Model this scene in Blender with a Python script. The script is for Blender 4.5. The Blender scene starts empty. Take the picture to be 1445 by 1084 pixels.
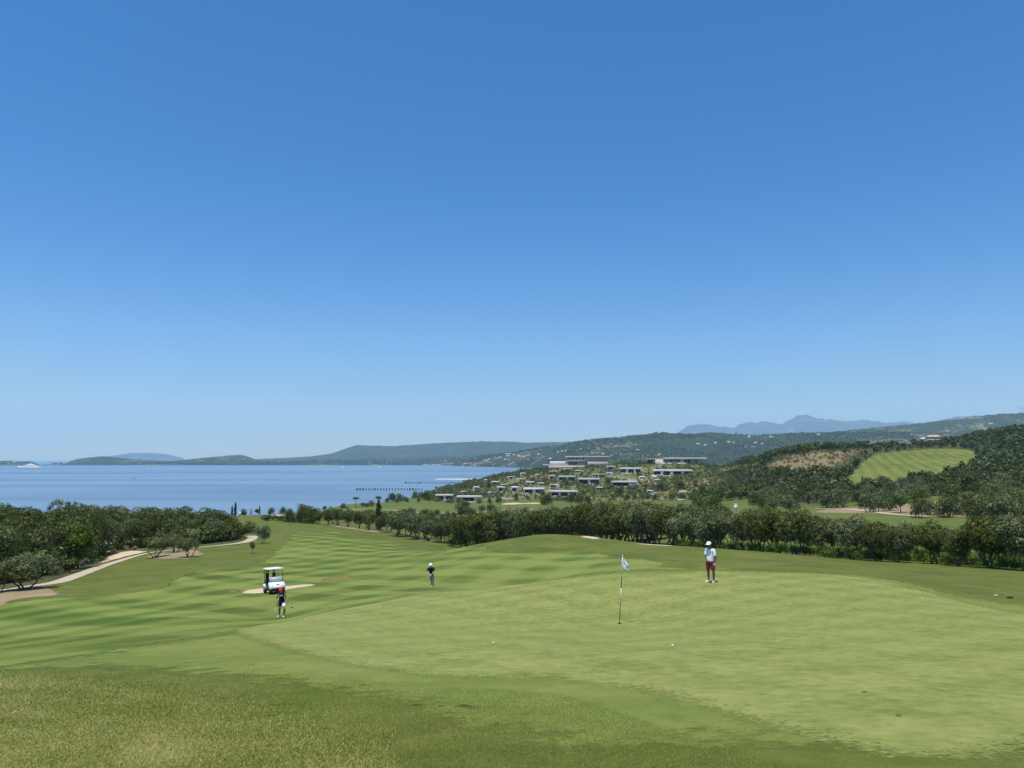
import bpy, bmesh, math, random
import numpy as np
from mathutils import Vector, Matrix, geometry as mgeo

# ------------------------------------------------------------------ camera
SC = bpy.context.scene
COL = SC.collection
F, CU, CV, VH = 1040.0, 722.5, 542.0, 648.0
EYE = 38.0                                   # eye height above the sea
PITCH = math.atan((VH - CV) / F)
cam_data = bpy.data.cameras.new('camera')
cam_data.sensor_width = 36.0
cam_data.lens = F / 1445.0 * 36.0
cam_data.clip_start = 0.1
cam_data.clip_end = 60000.0
cam = bpy.data.objects.new('camera', cam_data)
COL.objects.link(cam)
cam.location = (0, 0, EYE)
cam.rotation_euler = (math.pi / 2 + PITCH, 0, 0)
SC.camera = cam

# ------------------------------------------------------------------ sun, sky, exposure
SUN_EL, SUN_AZ = math.radians(78.0), math.atan2(-0.55, -0.83)      # azimuth clockwise from +Y
sun_dir = Vector((math.sin(SUN_AZ) * math.cos(SUN_EL), math.cos(SUN_AZ) * math.cos(SUN_EL), math.sin(SUN_EL)))
sl = bpy.data.lights.new('sun', 'SUN')
sl.energy = 4.9
sl.angle = math.radians(0.53)
sl.color = (1.0, 0.945, 0.85)
so = bpy.data.objects.new('sun', sl)
so.rotation_euler = sun_dir.to_track_quat('Z', 'Y').to_euler()
COL.objects.link(so)

world = bpy.data.worlds.new('World')
SC.world = world
world.use_nodes = True
wn, wl = world.node_tree.nodes, world.node_tree.links
wn.clear()
sky = wn.new('ShaderNodeTexSky')
sky.sky_type = 'NISHITA'
sky.sun_disc = False
sky.sun_elevation = SUN_EL
sky.sun_rotation = SUN_AZ
sky.altitude = 0
sky.air_density = 1.0
sky.dust_density = 0.12
sky.ozone_density = 2.2
bg = wn.new('ShaderNodeBackground')
bg.inputs[1].default_value = 0.112 * 1.6
wo = wn.new('ShaderNodeOutputWorld')
hs = wn.new('ShaderNodeHueSaturation')
hs.inputs['Hue'].default_value = 0.511
hs.inputs['Saturation'].default_value = 1.40
hs.inputs['Value'].default_value = 1.14
wl.new(sky.outputs[0], hs.inputs['Color'])
# the air that day: a deeper, bluer lower sky than the model gives
tcw = wn.new('ShaderNodeTexCoord'); sepw = wn.new('ShaderNodeSeparateXYZ')
wl.new(tcw.outputs['Generated'], sepw.inputs[0])
rw = wn.new('ShaderNodeValToRGB')
stops = [(0.0, (.62, .655, .79)), (.053, (.68, .70, .81)), (.158, (.90, .955, .975)), (.339, (1.0, 1.08, 1.0)), (.545, (1.58, 1.25, 1.03)), (1.0, (1.6, 1.25, 1.03))]
while len(rw.color_ramp.elements) < len(stops): rw.color_ramp.elements.new(0.5)
for e_, (p_, c_) in zip(rw.color_ramp.elements, stops):
    e_.position = p_; e_.color = (*[x / 1.6 for x in c_], 1)
wl.new(sepw.outputs[2], rw.inputs[0])
mw = wn.new('ShaderNodeMix'); mw.data_type = 'RGBA'; mw.blend_type = 'MULTIPLY'; mw.inputs[0].default_value = 1.0
wl.new(hs.outputs[0], mw.inputs[6]); wl.new(rw.outputs[0], mw.inputs[7])
wl.new(mw.outputs[2], bg.inputs[0])
wl.new(bg.outputs[0], wo.inputs[0])

SC.view_settings.view_transform = 'Standard'
SC.view_settings.look = 'None'
SC.view_settings.exposure = 0.15
SC.view_settings.gamma = 1.0
SC.render.engine = 'CYCLES'
SC.cycles.use_denoising = True
SC.cycles.max_bounces = 6
SC.cycles.diffuse_bounces = 3
SC.cycles.glossy_bounces = 3
SC.cycles.transmission_bounces = 4
SC.cycles.transparent_max_bounces = 32
SC.cycles.volume_bounces = 1
SC.cycles.caustics_reflective = False
SC.cycles.caustics_refractive = False

R = random.Random(7)
NR = np.random.default_rng(7)

# ------------------------------------------------------------------ helpers: objects
def tag(o, label=None, cat=None, group=None, kind=None):
    if label: o['label'] = label
    if cat: o['category'] = cat
    if group: o['group'] = group
    if kind: o['kind'] = kind
    return o

def link(o, parent=None):
    COL.objects.link(o)
    if parent is not None:
        o.parent = parent
    return o

def empty(name, loc=(0, 0, 0), rot=None):
    o = bpy.data.objects.new(name, None)
    o.location = loc
    if rot is not None:
        o.rotation_euler = rot
    o.empty_display_size = 0.2
    return link(o)

def mesh_np(name, verts, faces, mats, parent=None, smooth=False, mat_idx=None):
    """one mesh object from arrays: verts N x 3, faces list of int arrays (M x k each)"""
    me = bpy.data.meshes.new(name)
    verts = np.asarray(verts, dtype=np.float32)
    if not isinstance(faces, (list, tuple)):
        faces = [faces]
    faces = [np.asarray(f, dtype=np.int32) for f in faces if len(f)]
    nl = sum(f.size for f in faces)
    npoly = sum(len(f) for f in faces)
    me.vertices.add(len(verts)); me.vertices.foreach_set('co', verts.ravel())
    me.loops.add(nl); me.loops.foreach_set('vertex_index', np.concatenate([f.ravel() for f in faces]))
    me.polygons.add(npoly)
    tot = np.concatenate([np.full(len(f), f.shape[1], np.int32) for f in faces])
    st = np.concatenate([[0], np.cumsum(tot)[:-1]]).astype(np.int32)
    me.polygons.foreach_set('loop_start', st)
    me.polygons.foreach_set('loop_total', tot)
    if smooth:
        me.polygons.foreach_set('use_smooth', np.ones(npoly, dtype=bool))
    if mat_idx is not None:
        me.polygons.foreach_set('material_index', np.asarray(mat_idx, np.int32))
    me.update(calc_edges=True)
    me.validate()
    for m in (mats if isinstance(mats, (list, tuple)) else [mats]):
        me.materials.append(m)
    o = bpy.data.objects.new(name, me)
    return link(o, parent)

class MB:
    """collects shapes; build() links them as one mesh object"""
    def __init__(s):
        s.v, s.q, s.t, s.n = [], [], [], 0
    def add(s, v, q=(), t=()):
        v = np.asarray(v, float)
        s.v.append(v)
        if len(q): s.q.append(np.asarray(q, int) + s.n)
        if len(t): s.t.append(np.asarray(t, int) + s.n)
        s.n += len(v)
        return s
    def box(s, c, d, rz=0.0, bev=0.0):
        """centre c, size d; optional chamfer"""
        x, y, z = np.array(d) / 2.0
        if bev <= 0:
            v = np.array([(a * x, b * y, e * z) for e in (-1, 1) for b in (-1, 1) for a in (-1, 1)], float)
            q = [(0, 2, 3, 1), (4, 5, 7, 6), (0, 1, 5, 4), (2, 6, 7, 3), (0, 4, 6, 2), (1, 3, 7, 5)]
            t = []
        else:
            bm = bmesh.new()
            bmesh.ops.create_cube(bm, size=1.0)
            bmesh.ops.scale(bm, vec=d, verts=bm.verts)
            bmesh.ops.bevel(bm, geom=bm.edges[:], offset=bev, segments=2, affect='EDGES', profile=0.5)
            bm.verts.index_update()
            v = np.array([w.co[:] for w in bm.verts])
            q = [tuple(w.index for w in f.verts) for f in bm.faces if len(f.verts) == 4]
            t = [tuple(w.index for w in f.verts) for f in bm.faces if len(f.verts) == 3]
            bm.free()
        cr, sr = math.cos(rz), math.sin(rz)
        v = v @ np.array([[cr, sr, 0], [-sr, cr, 0], [0, 0, 1]]) + np.array(c)
        return s.add(v, q, t)
    def tube(s, pts, rad, seg=8, cap=True):
        pts = np.asarray(pts, float)
        rad = np.broadcast_to(np.asarray(rad, float), (len(pts),))
        tang = np.gradient(pts, axis=0)
        tang /= np.linalg.norm(tang, axis=1)[:, None] + 1e-9
        ref = np.array([0, 0, 1.0]) if abs(tang[0][2]) < 0.9 else np.array([1.0, 0, 0])
        vs = []
        a = np.linspace(0, 2 * np.pi, seg, endpoint=False)
        for p, t, r in zip(pts, tang, rad):
            n = ref - t * ref.dot(t)
            n /= np.linalg.norm(n) + 1e-9
            ref = n
            b = np.cross(t, n)
            vs.append(p + r * (np.cos(a)[:, None] * n + np.sin(a)[:, None] * b))
        v = np.concatenate(vs)
        q = []
        for i in range(len(pts) - 1):
            for k in range(seg):
                k2 = (k + 1) % seg
                q.append((i * seg + k, i * seg + k2, (i + 1) * seg + k2, (i + 1) * seg + k))
        t = []
        if cap:
            n0 = len(v)
            v = np.concatenate([v, [pts[0]], [pts[-1]]])
            e = (len(pts) - 1) * seg
            for k in range(seg):
                k2 = (k + 1) % seg
                t.append((n0, k2, k)); t.append((n0 + 1, e + k, e + k2))
        return s.add(v, q, t)
    def lathe(s, prof, c=(0, 0, 0), seg=16, axis='z'):
        """profile of (radius, height)"""
        a = np.linspace(0, 2 * np.pi, seg, endpoint=False)
        v = []
        for r, h in prof:
            v.append(np.stack([r * np.cos(a), r * np.sin(a), np.full(seg, h)], 1))
        v = np.concatenate(v)
        if axis == 'x':
            v = v[:, [2, 0, 1]]
        elif axis == 'y':
            v = v[:, [1, 2, 0]]
        q = []
        for i in range(len(prof) - 1):
            for k in range(seg):
                k2 = (k + 1) % seg
                q.append((i * seg + k, i * seg + k2, (i + 1) * seg + k2, (i + 1) * seg + k))
        return s.add(v + np.array(c), q)
    def prism(s, poly, z0, z1, axes='xyz'):
        """poly: list of 2-D points (convex or mildly concave), extruded; axes 'xyz': poly in xy, z extrudes"""
        n = len(poly)
        p = np.array(poly, float)
        v = np.concatenate([np.c_[p, np.full(n, z0)], np.c_[p, np.full(n, z1)]])
        tri = mgeo.tessellate_polygon([[Vector((a, b, 0)) for a, b in poly]])
        t = [tuple(x) for x in tri] + [tuple(n + i for i in reversed(x)) for x in tri]
        q = [(i, (i + 1) % n, n + (i + 1) % n, n + i) for i in range(n)]
        order = {'x': 0, 'y': 1, 'z': 2}
        if axes != 'xyz':
            w = np.zeros_like(v)
            for k, ch in enumerate(axes):
                w[:, order[ch]] = v[:, k]
            v = w
        return s.add(v, q, t)
    def build(s, name, mat, parent=None, smooth=False):
        v = np.concatenate(s.v)
        f = []
        if s.q: f.append(np.concatenate(s.q))
        if s.t: f.append(np.concatenate(s.t))
        o = mesh_np(name, v, f, mat, parent, smooth)
        bm = bmesh.new(); bm.from_mesh(o.data)
        bmesh.ops.recalc_face_normals(bm, faces=bm.faces)
        bm.to_mesh(o.data); bm.free()
        return o

# ------------------------------------------------------------------ helpers: materials
def new_mat(name):
    m = bpy.data.materials.new(name)
    m.use_nodes = True
    nt = m.node_tree
    nt.nodes.clear()
    out = nt.nodes.new('ShaderNodeOutputMaterial')
    return m, nt, out

def nd(nt, typ, **kw):
    n = nt.nodes.new(typ)
    for k, v in kw.items():
        if k == 'ins':
            for a, b in v.items():
                n.inputs[a].default_value = b
        else:
            setattr(n, k, v)
    return n

def ramp(nt, fac, stops, interp='LINEAR'):
    n = nt.nodes.new('ShaderNodeValToRGB')
    n.color_ramp.interpolation = interp
    el = n.color_ramp.elements
    while len(el) < len(stops):
        el.new(0.5)
    for e, (p, c) in zip(el, stops):
        e.position = p
        e.color = (*c, 1) if len(c) == 3 else c
    nt.links.new(fac, n.inputs[0])
    return n.outputs[0]

def noise(nt, vec, scale, detail=3.0, rough=0.55, dist=0.0):
    n = nd(nt, 'ShaderNodeTexNoise')
    n.inputs['Scale'].default_value = scale
    n.inputs['Detail'].default_value = detail
    n.inputs['Roughness'].default_value = rough
    n.inputs['Distortion'].default_value = dist
    if vec is not None:
        nt.links.new(vec, n.inputs['Vector'])
    return n.outputs['Fac']

def coords(nt, scale=(1, 1, 1), rot=(0, 0, 0), which='Object'):
    tc = nd(nt, 'ShaderNodeTexCoord')
    mp = nd(nt, 'ShaderNodeMapping')
    mp.inputs['Scale'].default_value = scale
    mp.inputs['Rotation'].default_value = rot
    nt.links.new(tc.outputs[which], mp.inputs[0])
    return mp.outputs[0]

def mix(nt, fac, a, b, blend='MIX'):
    n = nd(nt, 'ShaderNodeMix', data_type='RGBA', blend_type=blend)
    for sock, v in ((n.inputs[0], fac), (n.inputs[6], a), (n.inputs[7], b)):
        if hasattr(v, 'links') or isinstance(v, bpy.types.NodeSocket):
            nt.links.new(v, sock)
        elif isinstance(v, (int, float)):
            sock.default_value = v
        else:
            sock.default_value = (*v, 1)
    return n.outputs[2]

def math_n(nt, op, a, b=None, c=None, clamp=False):
    n = nd(nt, 'ShaderNodeMath', operation=op, use_clamp=clamp)
    for i, v in enumerate((a, b, c)):
        if v is None: continue
        if isinstance(v, bpy.types.NodeSocket):
            nt.links.new(v, n.inputs[i])
        else:
            n.inputs[i].default_value = v
    return n.outputs[0]

def principled(nt, out, col, rough=0.8, spec=0.3, bump=None, bump_dist=0.02, bump_strength=1.0, metal=0.0):
    p = nd(nt, 'ShaderNodeBsdfPrincipled')
    for sock, v in ((p.inputs['Base Color'], col), (p.inputs['Roughness'], rough)):
        if isinstance(v, bpy.types.NodeSocket):
            nt.links.new(v, sock)
        elif isinstance(v, (int, float)):
            sock.default_value = v
        else:
            sock.default_value = (*v, 1)
    p.inputs['Specular IOR Level'].default_value = spec
    p.inputs['Metallic'].default_value = metal
    if bump is not None:
        b = nd(nt, 'ShaderNodeBump')
        b.inputs['Strength'].default_value = bump_strength
        b.inputs['Distance'].default_value = bump_dist
        nt.links.new(bump, b.inputs['Height'])
        nt.links.new(b.outputs[0], p.inputs['Normal'])
    nt.links.new(p.outputs[0], out.inputs[0])
    return p

def simple_mat(name, col, rough=0.6, spec=0.4, var=0.12, scale=8.0, metal=0.0, bump=0.0):
    """painted / cloth / stone surface with a little procedural unevenness"""
    m, nt, out = new_mat(name)
    v = coords(nt)
    n = noise(nt, v, scale, 4)
    c = mix(nt, n, tuple(x * (1 - var) for x in col), tuple(min(1, x * (1 + var)) for x in col))
    principled(nt, out, c, rough, spec, n if bump else None, bump, 1.0, metal)
    return m
# ------------------------------------------------------------------ terrain: heights from a survey of spots
CT, ST = math.cos(PITCH), math.sin(PITCH)

def px_dir(u, v):
    """direction through photo pixel (u, v) as (q, e): x = q*y, z = e*y"""
    a, b = (u - CU) / F, -(v - CV) / F
    y = CT - b * ST
    return a / y, (ST + b * CT) / y

def at(u, v, D):
    q, e = px_dir(u, v)
    return np.array([q * D, D, EYE + e * D])

def q_of(u, e=0.0):
    b = np.tan(np.arctan(e) - PITCH)
    return (u - CU) / F / (CT - b * ST)

def sea_dist(v):
    return -EYE / px_dir(CU, v)[1]

# spots seen in the photo: (u, v, distance)
SPOT = [
 # foot of the viewpoint mound
 (-250,1084,6.4),(0,1084,6.2),(360,1084,6.1),(720,1084,6.0),(1080,1084,5.7),(1445,1084,5.5),(1700,1084,5.5),
 (-200,1000,9.3),(0,1000,9.2),(360,1000,9.0),(640,997,9.0),(1000,1000,8.6),(1445,1000,8.3),(1700,1000,8.3),
 (-250,948,14),(0,950,13.6),(200,945,13.6),(420,940,13.2),(600,935,13.6),(720,912,16.2),(950,914,15.6),(1200,930,12.8),(1445,935,12.0),(1700,935,12.0),
 # the green
 (300,892,25),(480,885,24),(660,883,24),(874,881,25),(1100,880,21),(1300,885,18.5),
 (390,876,36),(450,862,37),(520,849,38.5),(600,836,40),(720,826,37),(800,816,37),(870,809,37),(1003,822,33),(1003,804,38),(1130,807,38),
 (1250,818,35),(1302,846,27),(1370,848,28),(1445,866,23),(1445,848,31),(1600,880,24),(1700,900,22),
 # left of the green: crest, then down to the fairway
 (200,905,22),(100,918,20.5),(0,930,19.5),(-200,945,18),
 (-200,915,34),(0,902,35),(100,892,35),(200,880,36),(300,870,38),
 (-200,880,50),(0,870,50),(100,862,50),(200,850,56),(300,842,54),
 (-200,860,62),(0,846,64),(80,842,63),(30,830,72),(-200,845,72),(120,822,76),(180,806,88),
 (200,820,72),(260,812,76),(385,838,52),(450,824,60),(480,815,67),(396,871,40),(340,833,58),
 (240,784,108),(280,780,112),(300,773,122),(345,765,138),(366,762,142),(300,800,88),(360,790,98),
 (450,800,84),(450,780,110),(480,760,145),(470,749,176),(420,741,205),(400,734,235),(345,727,255),(380,729,250),(440,738,225),
 (560,800,78),(560,778,112),(560,766,142),(520,757,168),(540,750,185),(500,744,205),(610,829,53),(625,769,148),(590,765,155),
 # rise behind the green
 (650,800,68),(700,792,70),(690,765,100),(650,776,92),(760,755,108),(720,775,86),(820,778,78),(870,790,62),(830,757,104),(900,766,95),
 (950,770,88),(960,795,56),(1000,773,84),(1080,795,52),(1100,781,78),(1200,793,70),(1300,800,65),(1445,809,60),(1700,822,55),(1300,815,46),(1445,828,44),(1700,845,42),
 # beyond the tree belt
 (600,745,240),(600,730,320),(600,716,430),(700,726,350),(700,713,440),(640,713,455),(500,717,430),(420,724,380),(480,713,500),
 (560,706,590),(612,699,690),(580,702,640),(930,756,150),(860,740,240),(820,711,440),(900,720,380),(800,722,370),
 (1050,719,300),(1037,719,255),(1130,724,250),(1300,728,225),(1250,742,190),(1340,724,232),(1445,740,165),(1180,735,205),(1100,742,180),(1700,760,140),
 # villa hill
 (640,711,530),(700,709,520),(780,707,510),(900,710,480),(1000,703,460),(768,698,575),(796,702,565),(832,685,645),(880,688,620),
 (892,669,735),(950,671,690),(720,691,640),(660,683,850),(700,673,900),(740,665,950),(790,658,920),(830,659,850),(880,658,840),(915,655.5,805),(960,655,800),(998,656.5,790),(1016,663,770),(840,653,930),
 (1030,692,480),(1030,675,590),(1020,658,720),
 # right hand hills
 (1200,692,395),(1195,680,430),(1330,667,430),(1290,655,505),(1235,641,600),(1375,635,620),(1385,650,500),(1300,637,610),
 (1445,703,300),(1445,676,390),(1445,648,500),(1440,611,650),(1400,613,680),(1330,627,690),(1280,630,700),(1700,600,640),(1700,680,380),(1700,640,500),
 (1075,662,560),(1100,643,620),(1160,634,650),(1230,632,670),(1150,662,500),(1100,692,430),(1050,700,400),(1060,655,640),(1150,690,420),
 (612,692,918),(640,684,1080),
]
# spots out of sight: (u, distance, height relative to the eye)
HID = [
 (-250,110,-15.5),(0,110,-15.8),(150,120,-16),(-250,160,-19),(0,160,-19.5),(150,170,-19.5),(270,170,-18),
 (-250,300,-31),(0,300,-31),(200,300,-30),(-250,450,-42),(0,450,-42),(200,450,-42),(345,310,-25),(345,420,-41),(420,500,-41),(480,590,-41),
 (560,720,-41),(-250,800,-44),(0,800,-44),(200,800,-44),(420,800,-44),(530,850,-43),(0,1800,-46),(300,1800,-46),(560,1800,-46),(560,1100,-44),
 (660,1150,-41.5),(740,1350,-41.5),(680,1800,-44),(840,1200,-24),(840,1800,-34),(1000,950,-22),(1000,1300,-26),(1000,1800,-30),
 (690,130,-17.5),(760,135,-16.5),(830,130,-15.5),(1000,105,-13.0),(1100,98,-12.2),(1200,90,-11.8),(1300,85,-11.4),(1445,80,-11.2),(1700,75,-11),
 (1100,130,-14.5),(1300,125,-13.8),(1445,115,-13.2),
 (870,46,-6.8),(740,46,-7.9),(1003,47,-7.0),(600,46,-8.1),(1150,900,-12),(1240,900,-8),(1330,900,0),(1440,900,8),(1700,900,10),
 (1150,1300,-20),(1440,1300,-14),(1700,1300,-12),(1240,1800,-26),(1700,1800,-26),
]
_q, _e, _l = [], [], []
for u, v, D in SPOT:
    q, e = px_dir(u, v)
    _q.append(q); _e.append(e); _l.append(math.log(D))
for u, D, zr in HID:
    e = zr / D
    _q.append(float(q_of(u, e))); _e.append(e); _l.append(math.log(D))
KL = 0.42
_P = np.stack([np.array(_q), np.array(_l) * KL], 1)
_E = np.array(_e)
def _ker(r2):
    return 0.5 * r2 * np.log(r2 + 1e-12)
def _fit():
    n = len(_P)
    d2 = ((_P[:, None, :] - _P[None, :, :]) ** 2).sum(2)
    A = np.zeros((n + 3, n + 3))
    A[:n, :n] = _ker(d2) + np.eye(n) * 2e-4
    A[:n, n] = 1; A[n, :n] = 1
    A[:n, n + 1:] = _P; A[n + 1:, :n] = _P.T
    return np.linalg.solve(A, np.concatenate([_E, np.zeros(3)]))
_W = _fit()
Y0, Y1 = 5.0, 1900.0
NQ, NL = 520, 560
GQ = np.linspace(-1.35, 1.35, NQ)
GL = np.linspace(math.log(Y0), math.log(Y1), NL)
def _table():
    out = np.zeros((NL, NQ))
    n = len(_P)
    for i, l in enumerate(GL):
        p = np.stack([np.clip(GQ, -1.0, 1.0), np.full(NQ, l * KL)], 1)
        d2 = ((p[:, None, :] - _P[None]) ** 2).sum(2)
        out[i] = _ker(d2) @ _W[:n] + _W[n] + p @ _W[n + 1:]
    return out
GE = _table()

def height(x, y):
    """ground height (world z) at x, y; arrays allowed"""
    x = np.asarray(x, float); y = np.asarray(y, float)
    ye = np.clip(y, Y0, Y1)
    fq = (np.clip(x / ye, GQ[0], GQ[-1] - 1e-9) - GQ[0]) / (GQ[1] - GQ[0])
    fl = (np.clip(np.log(ye), GL[0], GL[-1] - 1e-9) - GL[0]) / (GL[1] - GL[0])
    i = np.clip(fl.astype(int), 0, NL - 2); j = np.clip(fq.astype(int), 0, NQ - 2)
    a, b = fl - i, fq - j
    e = GE[i, j] * (1 - a) * (1 - b) + GE[i + 1, j] * a * (1 - b) + GE[i, j + 1] * (1 - a) * b + GE[i + 1, j + 1] * a * b
    zr = e * ye
    near = np.clip(y / Y0, 0, 1)
    zr = np.where(y < Y0, -1.62 + (zr + 1.62) * near, zr)
    return EYE + zr

def hit(u, v, lo=5.2, hi=1880.0, fallback=None):
    """first ground point seen through photo pixel (u, v)"""
    q, e = px_dir(u, v)
    D = np.exp(np.linspace(math.log(lo), math.log(hi), 1500))
    z = height(q * D, D)
    below = (EYE + e * D) <= z
    k = int(np.argmax(below)) if below.any() else None
    if k is None and fallback is None and v < 1100:
        return hit(u, v + 0.5, lo, hi)                     # just over the skyline: the crest itself
    if k is None:
        return None if fallback is None else np.array([q * fallback, fallback, float(height(q * fallback, fallback))])
    if k > 0:
        d0 = EYE + e * D[k - 1] - z[k - 1]; d1 = EYE + e * D[k] - z[k]
        Dk = D[k - 1] + (D[k] - D[k - 1]) * d0 / (d0 - d1)
    else:
        Dk = D[0]
    return np.array([q * Dk, Dk, float(height(q * Dk, Dk))])

def spot(u, D):
    """ground point in photo column u at distance D"""
    q = (u - CU) / F
    for _ in range(3):
        z = float(height(q * D, D)); q = float(q_of(u, (z - EYE) / D))
    return np.array([q * D, D, float(height(q * D, D))])

def normal_at(x, y, h=0.6):
    dx = (float(height(x + h, y)) - float(height(x - h, y))) / (2 * h)
    dy = (float(height(x, y + h)) - float(height(x, y - h))) / (2 * h)
    return Vector((-dx, -dy, 1)).normalized()
# ------------------------------------------------------------------ ground materials
def fade_edge(nt, out, surf, fine):
    """ragged edge: the sheet thins out to nothing over its last strip"""
    at_ = nd(nt, 'ShaderNodeAttribute'); at_.attribute_name = 'edge'
    n = noise(nt, coords(nt), fine, 4, 0.7)
    a = math_n(nt, 'ADD', at_.outputs['Fac'], math_n(nt, 'MULTIPLY', math_n(nt, 'SUBTRACT', n, 0.5), 1.5))
    a = ramp(nt, math_n(nt, 'MULTIPLY', a, math_n(nt, 'MULTIPLY', at_.outputs['Fac'], 2.0, clamp=True)), [(0.30, (0, 0, 0)), (0.62, (1, 1, 1))])
    t = nd(nt, 'ShaderNodeBsdfTransparent')
    mx = nd(nt, 'ShaderNodeMixShader')
    nt.links.new(a, mx.inputs[0]); nt.links.new(t.outputs[0], mx.inputs[1]); nt.links.new(surf, mx.inputs[2])
    nt.links.new(mx.outputs[0], out.inputs[0])

def turf(name, lo, hi, dry=None, dry_amt=0.5, fine=60.0, coarse=0.35, stripes=None, stripe_amt=0.0, patch=None, patch_amt=0.0, bump=0.006, mott=0.5, edge=None, lohi=(0.36, 0.64)):
    """mown grass: two greens in large and small mottling, optional dry flecks and mower stripes"""
    m, nt, out = new_mat(name)
    v = coords(nt)
    n1 = noise(nt, v, coarse, 5, 0.6, 0.4)
    n2 = noise(nt, v, coarse * 9, 4, 0.62, 0.3)
    n3 = noise(nt, v, fine, 3, 0.7)
    s = math_n(nt, 'ADD', math_n(nt, 'MULTIPLY', n1, mott), math_n(nt, 'MULTIPLY', n2, 1 - mott))
    s = math_n(nt, 'ADD', s, math_n(nt, 'MULTIPLY', math_n(nt, 'SUBTRACT', n3, 0.5), 0.55))
    if stripes:  # mower stripes: light reflected off brushed blades, put into the turf colour
        tot = None
        for ang, wl, amt in stripes:
            ca, sa = math.cos(ang), math.sin(ang)
            sep = nd(nt, 'ShaderNodeSeparateXYZ')
            nt.links.new(v, sep.inputs[0])
            d = math_n(nt, 'ADD', math_n(nt, 'MULTIPLY', sep.outputs[0], -sa), math_n(nt, 'MULTIPLY', sep.outputs[1], ca))
            wob = noise(nt, v, 0.03, 2, 0.5)
            d = math_n(nt, 'ADD', d, math_n(nt, 'MULTIPLY', wob, wl * 0.8))
            w = math_n(nt, 'SINE', math_n(nt, 'MULTIPLY', d, 2 * math.pi / wl))
            w = math_n(nt, 'MULTIPLY', math_n(nt, 'MAXIMUM', math_n(nt, 'MINIMUM', math_n(nt, 'MULTIPLY', w, 2.6), 1.0), -1.0), amt)
            fade = noise(nt, v, 0.035, 3, 0.6)
            w = math_n(nt, 'MULTIPLY', w, math_n(nt, 'ADD', math_n(nt, 'MULTIPLY', fade, 1.6), -0.1))
            tot = w if tot is None else math_n(nt, 'ADD', tot, w)
        s = math_n(nt, 'ADD', s, tot)
    c = ramp(nt, s, [(lohi[0], lo), (lohi[1], hi)])
    if dry:
        nd1 = noise(nt, v, coarse * 1.7 + 0.07, 5, 0.65, 0.8)
        nd2 = noise(nt, v, fine * 0.55, 3, 0.7)
        f = math_n(nt, 'ADD', nd1, math_n(nt, 'MULTIPLY', math_n(nt, 'SUBTRACT', nd2, 0.5), 1.1))
        f = ramp(nt, f, [(0.46, (0, 0, 0)), (0.75, (1, 1, 1))])
        c = mix(nt, math_n(nt, 'MULTIPLY', f, dry_amt), c, dry)
    p = principled(nt, out, c, 0.85, 0.12, math_n(nt, 'ADD', n3, n2), bump, 0.7)
    if edge: fade_edge(nt, out, p.outputs[0], edge)
    return m

def soil(name, lo, hi, scale=1.2, fine=25, bump=0.02, edge=None):
    m, nt, out = new_mat(name)
    v = coords(nt)
    n = noise(nt, v, scale, 6, 0.65, 0.3)
    n2 = noise(nt, v, fine, 3, 0.7)
    c = ramp(nt, math_n(nt, 'ADD', math_n(nt, 'MULTIPLY', n, 0.7), math_n(nt, 'MULTIPLY', n2, 0.3)), [(0.3, lo), (0.7, hi)])
    p = principled(nt, out, c, 0.95, 0.1, n2, bump, 1.0)
    if edge: fade_edge(nt, out, p.outputs[0], edge)
    return m

def ang_px(a, b):
    p, q = hit(*a), hit(*b)
    return math.atan2(q[1] - p[1], q[0] - p[0])

M_ROUGH = turf('rough_grass', (0.052, 0.083, 0.008), (0.116, 0.140, 0.022), (0.24, 0.19, 0.065), 0.40, 34.0, 0.16, bump=0.012)
M_ROUGH_EDGE = turf('mound_grass', (0.090, 0.097, 0.016), (0.170, 0.160, 0.040), (0.28, 0.215, 0.08), 0.6, 30.0, 0.2, bump=0.01, edge=2.0)
M_FRINGE = turf('fringe_turf', (0.088, 0.134, 0.020), (0.172, 0.208, 0.044), (0.26, 0.235, 0.075), 0.35, 45.0, 0.20, bump=0.006, edge=2.2)
M_GREEN = turf('green_turf', (0.124, 0.160, 0.030), (0.238, 0.262, 0.074), (0.26, 0.235, 0.10), 0.30, 60.0, 0.42, bump=0.003, mott=0.22, edge=12.0, lohi=(0.34, 0.66),
               stripes=[(0.55, 2.2, 0.05), (2.1, 2.2, 0.045)])
M_FAIRWAY = turf('fairway_turf', (0.054, 0.092, 0.007), (0.166, 0.208, 0.042), (0.20, 0.18, 0.055), 0.22, 22.0, 0.024,
                 stripes=[(1.22, 5.6, 0.08), (ang_px((410, 757), (560, 772)), 6.4, 0.095)], bump=0.006, edge=1.5, mott=0.5)
M_FAR_FAIRWAY = turf('far_fairway_turf', (0.066, 0.100, 0.014), (0.122, 0.152, 0.034), None, 0, 6.0, 0.03, bump=0.0, edge=0.35)
M_RANGE = turf('range_turf', (0.074, 0.106, 0.012), (0.160, 0.182, 0.034), (0.22, 0.19, 0.07), 0.3, 3.0, 0.016,
               stripes=[(ang_px((1249, 647), (1290, 674)), 8.0, 0.085)], bump=0.0, edge=0.2)
M_SAND = soil('bunker_sand', (0.42, 0.33, 0.21), (0.58, 0.47, 0.32), 0.8, edge=3.0)
M_SOIL = soil('dry_soil', (0.165, 0.125, 0.070), (0.34, 0.262, 0.155), 0.35, 14, edge=0.7)
M_PATH = soil('path_gravel', (0.36, 0.30, 0.225), (0.48, 0.41, 0.32), 0.5, edge=2.5)
M_BEACH = soil('beach_sand', (0.45, 0.41, 0.34), (0.62, 0.57, 0.48), 0.1)

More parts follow.
